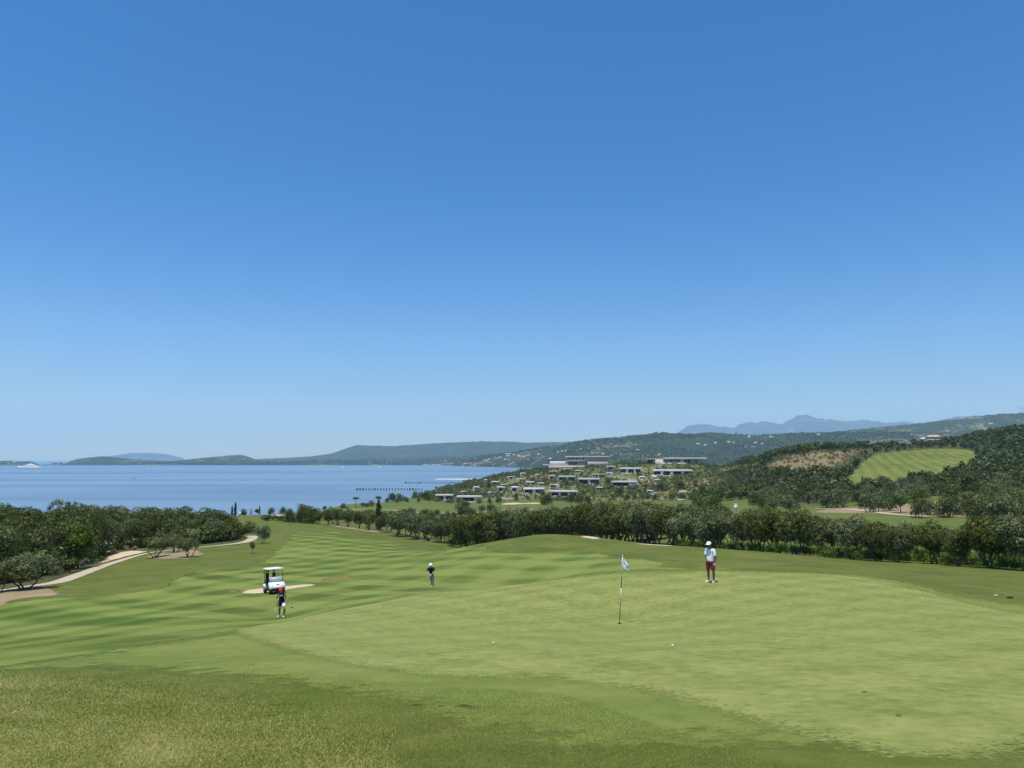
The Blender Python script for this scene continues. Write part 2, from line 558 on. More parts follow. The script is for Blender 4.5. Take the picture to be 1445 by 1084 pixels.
def hillside_mat(name, stops, edge):
    m, nt, out = new_mat(name)
    v = coords(nt)
    n1 = noise(nt, v, 0.022, 5, 0.6, 0.5)
    n2 = noise(nt, v, 0.22, 4, 0.65, 0.3)
    n3 = noise(nt, v, 0.9, 3, 0.7)
    s = math_n(nt, 'ADD', math_n(nt, 'MULTIPLY', n1, 0.55), math_n(nt, 'ADD', math_n(nt, 'MULTIPLY', n2, 0.3), math_n(nt, 'MULTIPLY', n3, 0.2)))
    c = ramp(nt, s, stops)
    p = principled(nt, out, c, 0.95, 0.1, n3, 0.3, 1.0)
    fade_edge(nt, out, p.outputs[0], edge)
    return m
M_HILLSIDE = hillside_mat('hillside_scrub', [(0.40, (0.064, 0.086, 0.020)), (0.52, (0.118, 0.130, 0.040)), (0.59, (0.20, 0.17, 0.075)), (0.72, (0.36, 0.26, 0.14))], 0.12)
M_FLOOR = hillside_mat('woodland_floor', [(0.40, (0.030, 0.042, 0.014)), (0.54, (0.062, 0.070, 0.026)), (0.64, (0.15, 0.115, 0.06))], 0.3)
M_BROWN = soil('dry_hill', (0.095, 0.080, 0.036), (0.25, 0.195, 0.10), 0.04, 0.5, 0.25, edge=0.15)

# ------------------------------------------------------------------ the ground sheet
def build_ground():
    rows_y = np.concatenate([np.linspace(-40, Y0, 14)[:-1], np.exp(GL)])
    V = []
    for y in rows_y:
        w = max(y, Y0)
        x = GQ * w * (1 if y >= Y0 else 1 + (Y0 - y) * 0.25)
        xx = np.clip(x, GQ[0] * w, GQ[-1] * w)
        V.append(np.stack([x, np.full(NQ, y), height(xx, np.full(NQ, y))], 1))
    V = np.concatenate(V)
    nr = len(rows_y)
    i, j = np.meshgrid(np.arange(nr - 1), np.arange(NQ - 1), indexing='ij')
    k = (i * NQ + j).ravel()
    f = np.stack([k, k + 1, k + NQ + 1, k + NQ], 1)
    o = mesh_np('ground', V, f, M_ROUGH, smooth=True)
    tag(o, kind='structure')
build_ground()

# ------------------------------------------------------------------ sheets laid on the ground
def smooth_loop(p, n=6):
    out = []
    m = len(p)
    for i in range(m):
        p0, p1, p2, p3 = p[i - 1], p[i], p[(i + 1) % m], p[(i + 2) % m]
        for k in range(n):
            t = k / n
            out.append(0.5 * ((2 * p1) + (-p0 + p2) * t + (2 * p0 - 5 * p1 + 4 * p2 - p3) * t * t + (-p0 + 3 * p1 - 3 * p2 + p3) * t ** 3))
    return out

def to_ql(pt):
    if len(pt) == 3:
        w = spot(pt[1], pt[2])
    else:
        w = hit(pt[0], pt[1])
        if w is None:
            raise ValueError('misses the ground: %r' % (pt,))
    return np.array([w[0] / w[1], math.log(w[1])])

def edge_attr(o, V, bx, by, width):
    D = np.empty(len(V))
    for a in range(0, len(V), 1500):
        D[a:a + 1500] = np.sqrt(((V[a:a + 1500, 0][:, None] - bx) ** 2 + (V[a:a + 1500, 1][:, None] - by) ** 2).min(1))
    k = o.data.attributes.new('edge', 'FLOAT', 'POINT')
    k.data.foreach_set('value', np.clip(D / width, 0, 1).astype(np.float32))

def drape(name, pts, mat, layer, smooth=True, ql=None, wob=0.0, edge=0.5):
    P = [to_ql(p) for p in pts] if ql is None else [np.array(p) for p in ql]
    if smooth: P = smooth_loop(P)
    B = []
    for a, b in zip(P, P[1:] + P[:1]):
        d = b - a
        n = max(1, int(math.ceil(max(abs(d[0]) / 0.006, abs(d[1]) / 0.02))))
        for k in range(n):
            B.append(a + d * k / n)
    B = np.array(B)
    if wob:
        B = B + NR.normal(0, wob, B.shape) * np.array([1.0, 2.0])
    q0, l0 = B.min(0); q1, l1 = B.max(0)
    gq = GQ[(GQ > q0) & (GQ < q1)]; gl = GL[(GL > l0) & (GL < l1)]
    I = np.stack(np.meshgrid(gq, gl), -1).reshape(-1, 2)
    if len(I):                                            # keep the points inside the outline
        ins = np.zeros(len(I), bool)
        x1, y1 = B[:, 0], B[:, 1]; x2, y2 = np.roll(x1, -1), np.roll(y1, -1)
        for a in range(0, len(I), 4000):
            px, py = I[a:a + 4000, 0][:, None], I[a:a + 4000, 1][:, None]
            c = ((y1 > py) != (y2 > py)) & (px < (x2 - x1) * (py - y1) / (y2 - y1 + 1e-15) + x1)
            ins[a:a + 4000] = c.sum(1) % 2 == 1
        I = I[ins]
    pts2 = [Vector((float(a), float(b) * 0.5)) for a, b in np.concatenate([B, I])]
    nb = len(B)
    vo, eo, fo, *_ = mgeo.delaunay_2d_cdt(pts2, [(i, (i + 1) % nb) for i in range(nb)], [list(range(nb))], 1, 1e-7)
    V = np.array([(v[0], v[1] * 2) for v in vo])
    y = np.exp(V[:, 1]); x = V[:, 0] * y
    z = height(x, y) + layer * (0.0006 + 0.00008 * y)
    fo = [f for f in fo if len(f) == 3]
    o = mesh_np(name, np.stack([x, y, z], 1), np.array(fo), mat, smooth=True)
    by = np.exp(B[:, 1]); bx = B[:, 0] * by
    edge_attr(o, np.stack([x, y], 1), bx, by, edge)
    bm = bmesh.new(); bm.from_mesh(o.data)
    for f in bm.faces:
        if f.normal.z < 0: f.normal_flip()
    bm.to_mesh(o.data); bm.free()
    tag(o, kind='structure')
    return o

def ribbon(name, line, width, mat, layer):
    """a path along photo pixels: (u, v) or ('D', u, D)"""
    W = []
    for p in line:
        W.append(spot(p[1], p[2]) if len(p) == 3 else hit(*p))
    W = np.array(W)[:, :2]
    t = np.arange(len(W)); tt = np.linspace(0, len(W) - 1, (len(W) - 1) * 10 + 1)
    sm = []
    for x in tt:
        i = min(int(x), len(W) - 2); f = x - i
        p0, p1, p2, p3 = W[max(i - 1, 0)], W[i], W[i + 1], W[min(i + 2, len(W) - 1)]
        sm.append(0.5 * (2 * p1 + (-p0 + p2) * f + (2 * p0 - 5 * p1 + 4 * p2 - p3) * f * f + (-p0 + 3 * p1 - 3 * p2 + p3) * f ** 3))
    W = np.array(sm)
    d = np.gradient(W, axis=0); d /= np.linalg.norm(d, axis=1)[:, None]
    nrm = np.stack([-d[:, 1], d[:, 0]], 1)
    cols = np.array([-.5, -.36, 0, .36, .5]) * width
    V = []
    for c in cols:
        p = W + nrm * c
        V.append(np.c_[p, height(p[:, 0], p[:, 1]) + layer * (0.0006 + 0.00010 * p[:, 1])])
    n = len(W)
    V = np.concatenate(V)
    f = [(a * n + i, a * n + i + 1, (a + 1) * n + i + 1, (a + 1) * n + i) for a in range(4) for i in range(n - 1)]
    o = mesh_np(name, V, np.array(f), mat, smooth=True)
    k = o.data.attributes.new('edge', 'FLOAT', 'POINT')
    k.data.foreach_set('value', np.repeat([0, .8, 1, .8, 0], n).astype(np.float32))
    bm = bmesh.new(); bm.from_mesh(o.data)
    for fc in bm.faces:
        if fc.normal.z < 0: fc.normal_flip()
    bm.to_mesh(o.data); bm.free()
    return tag(o, kind='structure')

FAIRWAY_PX = [(-150, 950), (0, 943), (100, 928), (200, 914), (300, 898), (390, 882), (500, 857), (600, 840), ('D', 740, 44), ('D', 870, 43), ('D', 1003, 42), ('D', 1120, 41),
              (1075, 803), (1040, 801), (1000, 799), (949, 796), (914, 789.5), (881, 788), (859, 782.5), (842, 778.5), (824, 777), (774, 778), (725, 780.5), (700, 777), (688, 771), (684, 766.5),
              (660, 770), (637, 772.5), (610, 775.5), (586, 775), (572, 770), (559, 766.2), (540, 763.5), (524, 762), (500, 760), (484, 758), (485, 753), (480, 751), (440, 751), (414, 752.5),
              (405, 762), (392, 774), (376, 788), (352, 800), (324, 802.5), (274, 807), (235, 822), (224, 830), (187, 835.5), (112, 841.5), (40, 847), (-60, 860), (-200, 880)]
drape('fairway', FAIRWAY_PX, M_FAIRWAY, 1, edge=1.0)
drape('fringe', [(-120, 944), (0, 936), (100, 920), (200, 907), (300, 891.5), (385, 877.2), (450, 863), (520, 850), (600, 836), ('D', 740, 40), ('D', 870, 39.5), ('D', 1003, 39.5), ('D', 1130, 39.2),
                 (1225, 811), (1300, 823), (1370, 838), (1445, 852), (1700, 890), (1900, 1000), (1700, 1300), (1100, 1160), (720, 1120), (540, 1082), (480, 1058), (420, 1030), (350, 1003), (250, 985), (130, 966), (0, 955), (-120, 955)], M_FRINGE, 2, edge=3.2)
drape('putting_green', [(292, 893), (330, 884.5), (390, 877.5), (450, 865), (520, 851.5), (600, 837), ('D', 680, 37.7), ('D', 760, 37.6), ('D', 870, 37.4), ('D', 1003, 37.8), ('D', 1060, 38), ('D', 1130, 37.6),
                        (1220, 814), (1300, 829), (1370, 846), (1445, 862), (1600, 898), (1750, 1000), (1600, 1180), (1300, 1125), (1150, 1086), (1100, 1073), (1040, 1055), (975, 1036), (900, 1006), (840, 986),
                        (760, 973), (650, 968.5), (590, 966), (500, 955), (430, 943), (370, 928), (318, 911)], M_GREEN, 3, edge=1.8)
drape('rough_patch', [(446, 818.5), (462, 814.5), (482, 811.5), (500, 812), (506, 815), (490, 818.5), (468, 821), (450, 822.5)], M_ROUGH_EDGE, 2, edge=1.2)
drape('rough_patch', [(311, 836), (316, 832.5), (328, 831), (344, 832.5), (348, 836), (338, 838.5), (322, 839)], M_ROUGH_EDGE, 2, edge=1.0)
drape('far_fairway', [('D', 380, 330), (520, 716), (560, 713.5), (612, 714), (660, 712.5), (700, 710.5), (760, 708.5), (820, 708.5), (900, 711), (985, 709.5), ('D', 1040, 420), ('D', 1090, 330), ('D', 1000, 260), ('D', 860, 210), ('D', 700, 220), ('D', 560, 260), ('D', 440, 290)], M_FAR_FAIRWAY, 1, edge=5)
drape('hollow_fairway', [(1050, 720), (1120, 723), (1190, 727.5), (1250, 728), (1310, 730.5), (1345, 742), ('D', 1420, 150), ('D', 1320, 128), ('D', 1180, 122), ('D', 1040, 130), ('D', 920, 150), ('D', 900, 200), ('D', 980, 240)], M_FAR_FAIRWAY, 1, edge=5)
drape('driving_range', [(1190, 684), (1197, 671), (1208, 660), (1222, 648), (1236, 641), (1262, 637.5), (1300, 634.5), (1332, 633), (1368, 634.5), (1381, 638), (1379, 645), (1370, 655), (1360, 662), (1345, 668), ('D', 1310, 420), ('D', 1240, 400)], M_RANGE, 3, edge=5)
drape('hillside', [(595, 704), (606, 695), (640, 686.5), (680, 677), (720, 668), (742, 664), (790, 658.5), (830, 658.5), (870, 656), (900, 654.5), (960, 654), (1012, 655.5), (1055, 664), (1062, 690), (1010, 703), (960, 708), (900, 709), (830, 707), (760, 706.5), (690, 708), (640, 710)], M_HILLSIDE, 1, edge=25)
drape('dry_hill', [(1062, 664), (1080, 655), (1100, 645), (1130, 640), (1165, 636), (1200, 634), (1236, 634), (1232, 642), (1215, 652), (1200, 664), (1190, 676), (1168, 668), (1120, 668), (1085, 670)], M_BROWN, 2, edge=25)
drape('grove_soil', [(1128, 723), (1150, 719), (1195, 716), (1240, 713), (1300, 708), (1350, 700), (1400, 700), (1470, 706), (1470, 738), (1420, 741), (1365, 737), (1310, 730), (1240, 726), (1180, 725)], M_SOIL, 3, edge=10)
ribbon('cart_path', [(-60, 836), (0, 834), (40, 828), (80, 822), (110, 812), (140, 801), (165, 793), (190, 785.5), (215, 780), (245, 776.5), (275, 773.5), (310, 770), (340, 766.5), (352, 763), (357, 758.5), (350, 756)], 2.3, M_PATH, 4)
drape('woodland_floor', [(1000, 672), (1040, 660), (1062, 655), (1075, 652), (1100, 644), (1160, 633), (1230, 630), (1290, 624), (1340, 622), (1400, 613), (1445, 611), (1600, 604), (1680, 640), (1680, 690), (1470, 704), (1350, 698), (1250, 706), (1130, 716), (1080, 716), (1040, 700), (1000, 700)], M_FLOOR, 1, edge=14)
drape('woodland_floor', [(-150, 848), (0, 832.5), (40, 826.5), (80, 820), (110, 809.5), (140, 798.5), (165, 790.5), (190, 783.5), (215, 778), (245, 774.7), (275, 771.8), (310, 768.4), (340, 764.5), ('D', 345, 150), ('D', 300, 170), ('D', 150, 165), ('D', -150, 140), ('D', -300, 130), (-300, 858)], M_FLOOR, 1, edge=1.5)
ribbon('grove_track', [(1150, 718.5), (1195, 719), (1228, 722), (1260, 726), (1312, 729)], 3.4, M_PATH, 4)
ribbon('shore_track', [(470, 722), (520, 718.5), (590, 723.5), (640, 724), (690, 721.5), (720, 719), (760, 719.5), (800, 719)], 3.0, M_PATH, 3)
drape('bunker', [(341, 837.5), (346, 833.5), (360, 831.5), (385, 829), (410, 826.8), (432, 824.6), (447, 825.3), (440, 827.5), (418, 830.5), (398, 834), (375, 837), (355, 838.3)], M_SAND, 3, wob=0.0004, edge=0.35)
drape('far_bunker', [(707, 712.2), (712, 710.4), (730, 709.6), (738, 710.4), (755, 709.6), (764, 710.4), (762, 711.4), (740, 711.6), (722, 712.4)], M_SAND, 3, edge=1.2)
drape('bare_patch', [(0, 858), (-40, 862), (-40, 840), (0, 836), (45, 828), (74, 827), (88, 833), (99, 838), (80, 841.5), (50, 844), (28, 846.5), (22, 852), (10, 856)], M_SOIL, 3, edge=1.6)
drape('bare_patch', [(200, 788.5), (214, 783), (238, 779.5), (276, 776.5), (292, 780), (285, 786), (262, 790), (230, 790)], M_SOIL, 3, edge=1.6)
drape('bare_patch', [(132, 798), (146, 789), (163, 781), (190, 777), (210, 778.5), (188, 783.5), (160, 791), (146, 796)], M_SAND, 3, edge=1.6)
drape('bare_patch', [('D', 889, 89), ('D', 920, 88.5), ('D', 953, 86.5), ('D', 955, 81), ('D', 925, 83), ('D', 897, 86)], M_SAND, 3, edge=1.6)
drape('bare_patch', [(684, 763.5), (700, 761), (718, 760), (714, 761.7), (700, 763.5)], M_SAND, 3, edge=1.6)
drape('bare_patch', [(815, 756.6), (840, 757), (852, 760.5), (838, 761.5), (822, 759.5)], M_SAND, 3, edge=1.6)
drape('bare_patch', [(462, 741), (490, 743), (530, 748.5), (560, 753), (600, 762), (622, 766.5), (600, 765), (560, 755.5), (520, 751), (480, 745)], M_SOIL, 2, edge=2.0)
drape('bare_patch', [(1100, 776), (1140, 780), (1165, 786), (1120, 782)], M_SOIL, 2, edge=1.6)
drape('beach', [(596, 694.5), (602, 691.8), (620, 689.5), (645, 684.5), (641, 686.8), (622, 691.5), (610, 695)], M_BEACH, 3, edge=4)
drape('sand_bank', [(380, 727), (392, 722.5), (400, 726), (406, 730.5), (400, 731.5), (390, 729)], M_SAND, 3, edge=2)

# ------------------------------------------------------------------ sea
def sea_mat():
    m, nt, out = new_mat('sea_water')
    v = coords(nt)
    streak = noise(nt, coords(nt, (0.0008, 0.0034, 1), (0, 0, 0.05)), 1.0, 5, 0.6, 0.6)
    big = noise(nt, coords(nt, (0.0004, 0.0011, 1)), 1.0, 3, 0.5)
    w1 = noise(nt, coords(nt, (1, 1.6, 1)), 0.35, 4, 0.6)
    c = ramp(nt, streak, [(0.38, (0.098, 0.160, 0.225)), (0.60, (0.145, 0.215, 0.285))])
    rgh = ramp(nt, math_n(nt, 'ADD', math_n(nt, 'MULTIPLY', streak, 0.7), math_n(nt, 'MULTIPLY', big, 0.3)), [(0.40, (0.36,) * 3), (0.58, (0.25,) * 3)])
    p = principled(nt, out, c, rgh, 0.5, w1, 0.10, 0.35)
    p.inputs['IOR'].default_value = 1.33
    return m
M_SEA = sea_mat()
o = mesh_np('sea', [(-17000, 60, 0), (17000, 60, 0), (17000, 15800, 0), (-17000, 15800, 0)], np.array([(0, 1, 2, 3)]), M_SEA)
tag(o, kind='structure')

# ------------------------------------------------------------------ far land
def vnoise(x, y, seed):
    xi, yi = np.floor(x).astype(np.int64), np.floor(y).astype(np.int64)
    def h(a, b):
        n = (a * 374761393 + b * 668265263 + seed * 1442695041) & 0xffffffff
        n = ((n ^ (n >> 13)) * 1274126177) & 0xffffffff
        return ((n ^ (n >> 16)) & 0xffff) / 65535.0
    fx, fy = x - xi, y - yi
    fx = fx * fx * (3 - 2 * fx); fy = fy * fy * (3 - 2 * fy)
    return (h(xi, yi) * (1 - fx) + h(xi + 1, yi) * fx) * (1 - fy) + (h(xi, yi + 1) * (1 - fx) + h(xi + 1, yi + 1) * fx) * fy

def fbm(x, y, seed, octv=5):
    s, a, t = 0, 1.0, 0
    for k in range(octv):
        s = s + a * vnoise(x * 2 ** k, y * 2 ** k, seed + k); t += a; a *= 0.55
    return s / t

def maquis(name, dark, mid, pale, dots, patch_lo=0.60, patch_hi=0.70, pscale=0.0035):
    m, nt, out = new_mat(name)
    v = coords(nt, (1, 1, 1.5))
    vo = nd(nt, 'ShaderNodeTexVoronoi')
    vo.inputs['Scale'].default_value = dots
    nt.links.new(v, vo.inputs['Vector'])
    n1 = noise(nt, v, pscale, 6, 0.6, 0.6)
    n2 = noise(nt, v, pscale * 11, 4, 0.6)
    n3 = noise(nt, v, dots * 0.5, 3, 0.7)
    s = math_n(nt, 'ADD', math_n(nt, 'MULTIPLY', vo.outputs['Distance'], 0.55), math_n(nt, 'MULTIPLY', n2, 0.5))
    c = ramp(nt, s, [(0.38, dark), (0.72, mid)])
    f = ramp(nt, math_n(nt, 'ADD', n1, math_n(nt, 'MULTIPLY', math_n(nt, 'SUBTRACT', n2, 0.5), 0.5)), [(patch_lo, (0, 0, 0)), (patch_hi, (1, 1, 1))])
    f2 = ramp(nt, vo.outputs['Distance'], [(0.35, (0.12,) * 3), (0.6, (1, 1, 1))])
    c = mix(nt, math_n(nt, 'MULTIPLY', f, f2), c, pale)
    principled(nt, out, c, 0.95, 0.05, math_n(nt, 'SUBTRACT', 1.0, vo.outputs['Distance']), 5.0, 0.6)
    return m

M_RIDGE = maquis('wooded_ridge', (0.014, 0.026, 0.010), (0.046, 0.058, 0.024), (0.30, 0.24, 0.14), 0.085, 0.56, 0.68)
M_FARHILL = maquis('far_hill', (0.020, 0.034, 0.020), (0.052, 0.064, 0.036), (0.20, 0.18, 0.11), 0.03, 0.62, 0.8, 0.0015)
M_MOUNT = maquis('mountain', (0.05, 0.06, 0.04), (0.11, 0.11, 0.08), (0.22, 0.20, 0.16), 0.006, 0.55, 0.8, 0.0008)

def ridge(name, crest, D, front, back, mat, base=-3.0, rough=0.10, nu=260, nt_=60, seed=1, sharp=1.35, taper=(0.0, 0.0)):
    us = np.array([c[0] for c in crest], float); vs = np.array([c[1] for c in crest], float)
    u = np.linspace(us[0], us[-1], nu)
    v = np.interp(u, us, vs)
    k = np.ones(5) / 5
    v = np.convolve(np.pad(v, 2, mode='edge'), k, 'valid')
    b = -(v - CV) / F
    y = CT - b * ST
    q, e = (u - CU) / F / y, (ST + b * CT) / y
    Dm = np.mean([d for _, d in D]) if isinstance(D, list) else D
    if isinstance(D, list): D = np.interp(u, [a for a, _ in D], [d for _, d in D])
    if isinstance(front, list): front = np.interp(u, [a for a, _ in front], [d for _, d in front])
    top = np.maximum(EYE + e * D, base + 0.5)
    t = np.concatenate([np.linspace(-1, 0, nt_), np.linspace(0, 1, 14)[1:]])
    T, Q = np.meshgrid(t, q, indexing='ij')
    Y = D + np.where(T < 0, T * front, T * back)
    X = Q * Y
    prof = (1 - np.abs(T)) ** sharp
    prof = prof * prof * (3 - 2 * prof) * 0.5 + prof * 0.5
    L = max(60.0, Dm * 0.03)
    n = fbm(X / L + 31.7, Y / (L * 1.2) + 11.3, seed) - 0.5
    n2 = fbm(X / (L * 0.2), Y / (L * 0.2), seed + 9, 3) - 0.5
    env = np.clip(-T * 3, 0, 1) * np.clip((1 + T) * 4, 0, 1)
    w = np.linspace(0, 1, nu)
    tp = (np.clip(w / taper[0], 0, 1) if taper[0] else 1) * (np.clip((1 - w) / taper[1], 0, 1) if taper[1] else 1)
    H = (top - base)[None, :] * (tp * tp * (3 - 2 * tp) if taper != (0.0, 0.0) else 1.0)
    Z = base + H * np.clip(prof + n * rough * 4 * env * prof + n2 * rough * 0.6 * prof, 0, None)
    V = np.stack([X, Y, Z], -1).reshape(-1, 3)
    a, c2 = np.meshgrid(np.arange(len(t) - 1), np.arange(nu - 1), indexing='ij')
    i = (a * nu + c2).ravel()
    f = np.stack([i, i + 1, i + nu + 1, i + nu], 1)
    o = mesh_np(name, V, f, mat, smooth=True)
    tag(o, kind='structure')
    return (X, Y, Z)

ridge('mountains', [(900, 622), (940, 616), (955, 611.5), (965, 604.5), (972, 600), (980, 598.8), (1000, 599.3), (1015, 602), (1035, 604), (1045, 598), (1055, 596), (1065, 597), (1078, 594.5), (1095, 597), (1105, 598), (1113, 594),
                    (1124, 588), (1134, 585.2), (1143, 587), (1150, 591), (1165, 591.5), (1180, 594), (1195, 595), (1220, 592.5), (1235, 594.5), (1250, 597), (1270, 595), (1290, 596.5), (1310, 597.5), (1330, 593), (1350, 588), (1370, 586.3), (1400, 588), (1440, 590), (1500, 600)],
      14500, 2600, 1200, M_MOUNT, -3, 0.13, 420, 60, 3, 1.0)
ridge('far_island', [(140, 648), (152, 644), (166, 642), (185, 639.3), (215, 639.3), (235, 641), (250, 644.5), (268, 648)], 12500, 700, 700, M_MOUNT, -3, 0.05, 120, 30, 5, 0.8, (.1, .1))
ridge('far_hills', [(330, 650), (362, 648), (400, 646.5), (440, 644), (468, 640), (480, 636), (490, 632), (500, 629), (507, 627.8), (520, 629), (550, 629.5), (580, 628), (610, 626), (640, 624.5), (665, 623.3), (680, 622.8), (710, 623), (745, 625), (800, 623.5), (850, 624), (900, 627), (960, 632)],
      7600, 1500, 900, M_FARHILL, -3, 0.10, 420, 70, 7, 1.0)
ridge('foothills', [(380, 653), (420, 650), (450, 648.5), (480, 647), (540, 645.5), (600, 644.5), (660, 643), (720, 641), (790, 640)], 5500, 620, 800, M_FARHILL, -2, 0.10, 260, 50, 11, 0.9)
ridge('headland', [(-200, 651), (-100, 650), (0, 650.8), (12, 650), (28, 651.2), (45, 651), (51, 654), (56, 657)], 4700, 240, 300, M_RIDGE, -2, 0.06, 160, 40, 13, 0.7)
ridge('island', [(50, 657), (75, 656), (92, 655), (99, 650.5), (113, 647), (130, 645.3), (145, 643.8), (160, 645), (185, 648), (215, 650), (240, 651), (270, 648), (300, 645), (325, 642.3), (340, 641.8), (352, 645), (362, 649), (378, 652), (400, 653.5), (430, 655)],
      5000, 330, 400, M_RIDGE, -2, 0.06, 300, 50, 17, 0.7)
SHORE = ridge('far_shore', [(50, 656), (120, 655), (200, 654.6), (300, 654), (400, 653.3), (450, 652), (500, 651), (560, 650), (620, 649), (680, 647), (740, 645), (800, 644)], 4900, 330, 400, M_RIDGE, -1.5, 0.08, 300, 30, 19, 0.7)
NEAR_RIDGE = ridge('wooded_ridge', [(628, 656), (645, 650), (665, 645), (700, 641.5), (740, 636), (770, 631.5), (800, 626.5), (815, 623), (840, 620.8), (860, 619.8), (880, 617.8), (900, 614.7), (920, 612.3), (935, 611.3), (955, 612), (975, 613), (990, 611.3),
               (1010, 610.3), (1030, 612), (1045, 614), (1065, 615), (1100, 613.5), (1150, 611.5), (1200, 611), (1300, 610), (1500, 612)], [(628, 4350), (700, 4050), (800, 3500)], [(628, 350), (700, 480), (800, 760)], 900, M_RIDGE, -2, 0.09, 520, 90, 23, 0.85, (0.05, 0))
FAR_RIDGE = ridge('long_ridge', [(1060, 618), (1100, 615), (1150, 612), (1200, 607), (1250, 602.3), (1300, 597.5), (1350, 590.5), (1400, 585.5), (1420, 583.8), (1445, 583.2), (1520, 581), (1700, 578)], 4600, 1100, 1000, M_RIDGE, -2, 0.08, 380, 60, 29, 0.85)

def haze_box():
    m, nt, out = new_mat('haze_air')
    p = nd(nt, 'ShaderNodeVolumePrincipled')
    p.inputs['Color'].default_value = (0.48, 0.77, 1.0, 1)
    p.inputs['Density'].default_value = HAZE
    p.inputs['Anisotropy'].default_value = 0.0
    nt.links.new(p.outputs[0], out.inputs['Volume'])
    b = MB().box((0, 7900, 435), (36000, 16600, 900))
    o = b.build('haze', m)
    tag(o, kind='stuff')
HAZE = 0.000066
haze_box()
# ------------------------------------------------------------------ foliage materials
def leaf_mat(name, a, b, c, trans=0.14, attr=None, rough=0.55, tint=0.35):
    m, nt, out = new_mat(name)
    ge = nd(nt, 'ShaderNodeNewGeometry')
    isl = ge.outputs['Random Per Island']
    tf = nd(nt, 'ShaderNodeAttribute'); tf.attribute_name = 'tuft'          # each sprig has its own tone
    col = ramp(nt, math_n(nt, 'ADD', math_n(nt, 'MULTIPLY', isl, 0.48), math_n(nt, 'MULTIPLY', tf.outputs['Fac'], 0.52)), [(0.12, a), (0.5, b), (0.88, c)])
    if attr:
        at_ = nd(nt, 'ShaderNodeAttribute'); at_.attribute_name = attr
        rnd = at_.outputs['Fac']
    else:
        rnd = nd(nt, 'ShaderNodeObjectInfo').outputs['Random']
    hs = nd(nt, 'ShaderNodeHueSaturation')
    nt.links.new(math_n(nt, 'ADD', math_n(nt, 'MULTIPLY', rnd, 0.026), 0.492), hs.inputs['Hue'])
    nt.links.new(math_n(nt, 'ADD', math_n(nt, 'MULTIPLY', rnd, -tint), 1 + tint * 0.5), hs.inputs['Saturation'])
    nt.links.new(math_n(nt, 'ADD', math_n(nt, 'MULTIPLY', rnd, tint * 1.6), 1 - tint * 0.8), hs.inputs['Value'])
    nt.links.new(col, hs.inputs['Color'])
    p = nd(nt, 'ShaderNodeBsdfPrincipled')
    nt.links.new(hs.outputs[0], p.inputs['Base Color'])
    p.inputs['Roughness'].default_value = rough
    p.inputs['Specular IOR Level'].default_value = 0.06
    tr = nd(nt, 'ShaderNodeBsdfTranslucent')
    nt.links.new(hs.outputs[0], tr.inputs['Color'])
    mx = nd(nt, 'ShaderNodeMixShader')
    mx.inputs[0].default_value = trans
    nt.links.new(p.outputs[0], mx.inputs[1]); nt.links.new(tr.outputs[0], mx.inputs[2])
    nt.links.new(mx.outputs[0], out.inputs[0])
    return m

M_OLIVE = leaf_mat('olive_leaves', (0.022, 0.033, 0.007), (0.102, 0.125, 0.033), (0.270, 0.288, 0.118), tint=0.40)
M_OAK = leaf_mat('oak_leaves', (0.017, 0.028, 0.004), (0.082, 0.106, 0.019), (0.225, 0.248, 0.064), tint=0.40)
M_BRIGHT = leaf_mat('bright_leaves', (0.028, 0.062, 0.004), (0.088, 0.145, 0.014), (0.20, 0.26, 0.036), 0.25)
M_CYPRESS = leaf_mat('cypress_leaves', (0.008, 0.014, 0.004), (0.022, 0.034, 0.010), (0.050, 0.068, 0.022), 0.1)
M_SCRUB = leaf_mat('scrub_leaves', (0.026, 0.038, 0.007), (0.092, 0.110, 0.026), (0.210, 0.215, 0.070), 0.15, 'tint', 0.6, 0.5)
M_WOOD = leaf_mat('wood_leaves', (0.018, 0.028, 0.005), (0.076, 0.100, 0.020), (0.200, 0.225, 0.066), 0.12, 'tint', 0.6, 0.45)
M_GREYBUSH = leaf_mat('grey_leaves', (0.15, 0.16, 0.11), (0.24, 0.25, 0.18), (0.36, 0.36, 0.28), 0.15)
M_STRAW = leaf_mat('straw', (0.20, 0.15, 0.07), (0.30, 0.23, 0.11), (0.40, 0.32, 0.17), 0.15)

def bark():
    m, nt, out = new_mat('bark')
    v = coords(nt, (1, 1, 0.25))
    n = noise(nt, v, 9, 5, 0.65, 0.5)
    c = ramp(nt, n, [(0.3, (0.060, 0.050, 0.040)), (0.7, (0.19, 0.165, 0.135))])
    principled(nt, out, c, 0.95, 0.1, n, 0.03)
    return m
M_BARK = bark()
def pale_bark():
    m, nt, out = new_mat('pale_bark')
    n = noise(nt, coords(nt, (1, 1, 0.3)), 10, 4)
    principled(nt, out, ramp(nt, n, [(0.3, (0.30, 0.27, 0.23)), (0.7, (0.50, 0.46, 0.40))]), 0.9, 0.1, n, 0.02)
    return m
M_PALEBARK = pale_bark()

# ------------------------------------------------------------------ crown and trunk builders
def unit(n, rng):
    d = rng.normal(size=(n, 3))
    return d / np.linalg.norm(d, axis=1)[:, None]

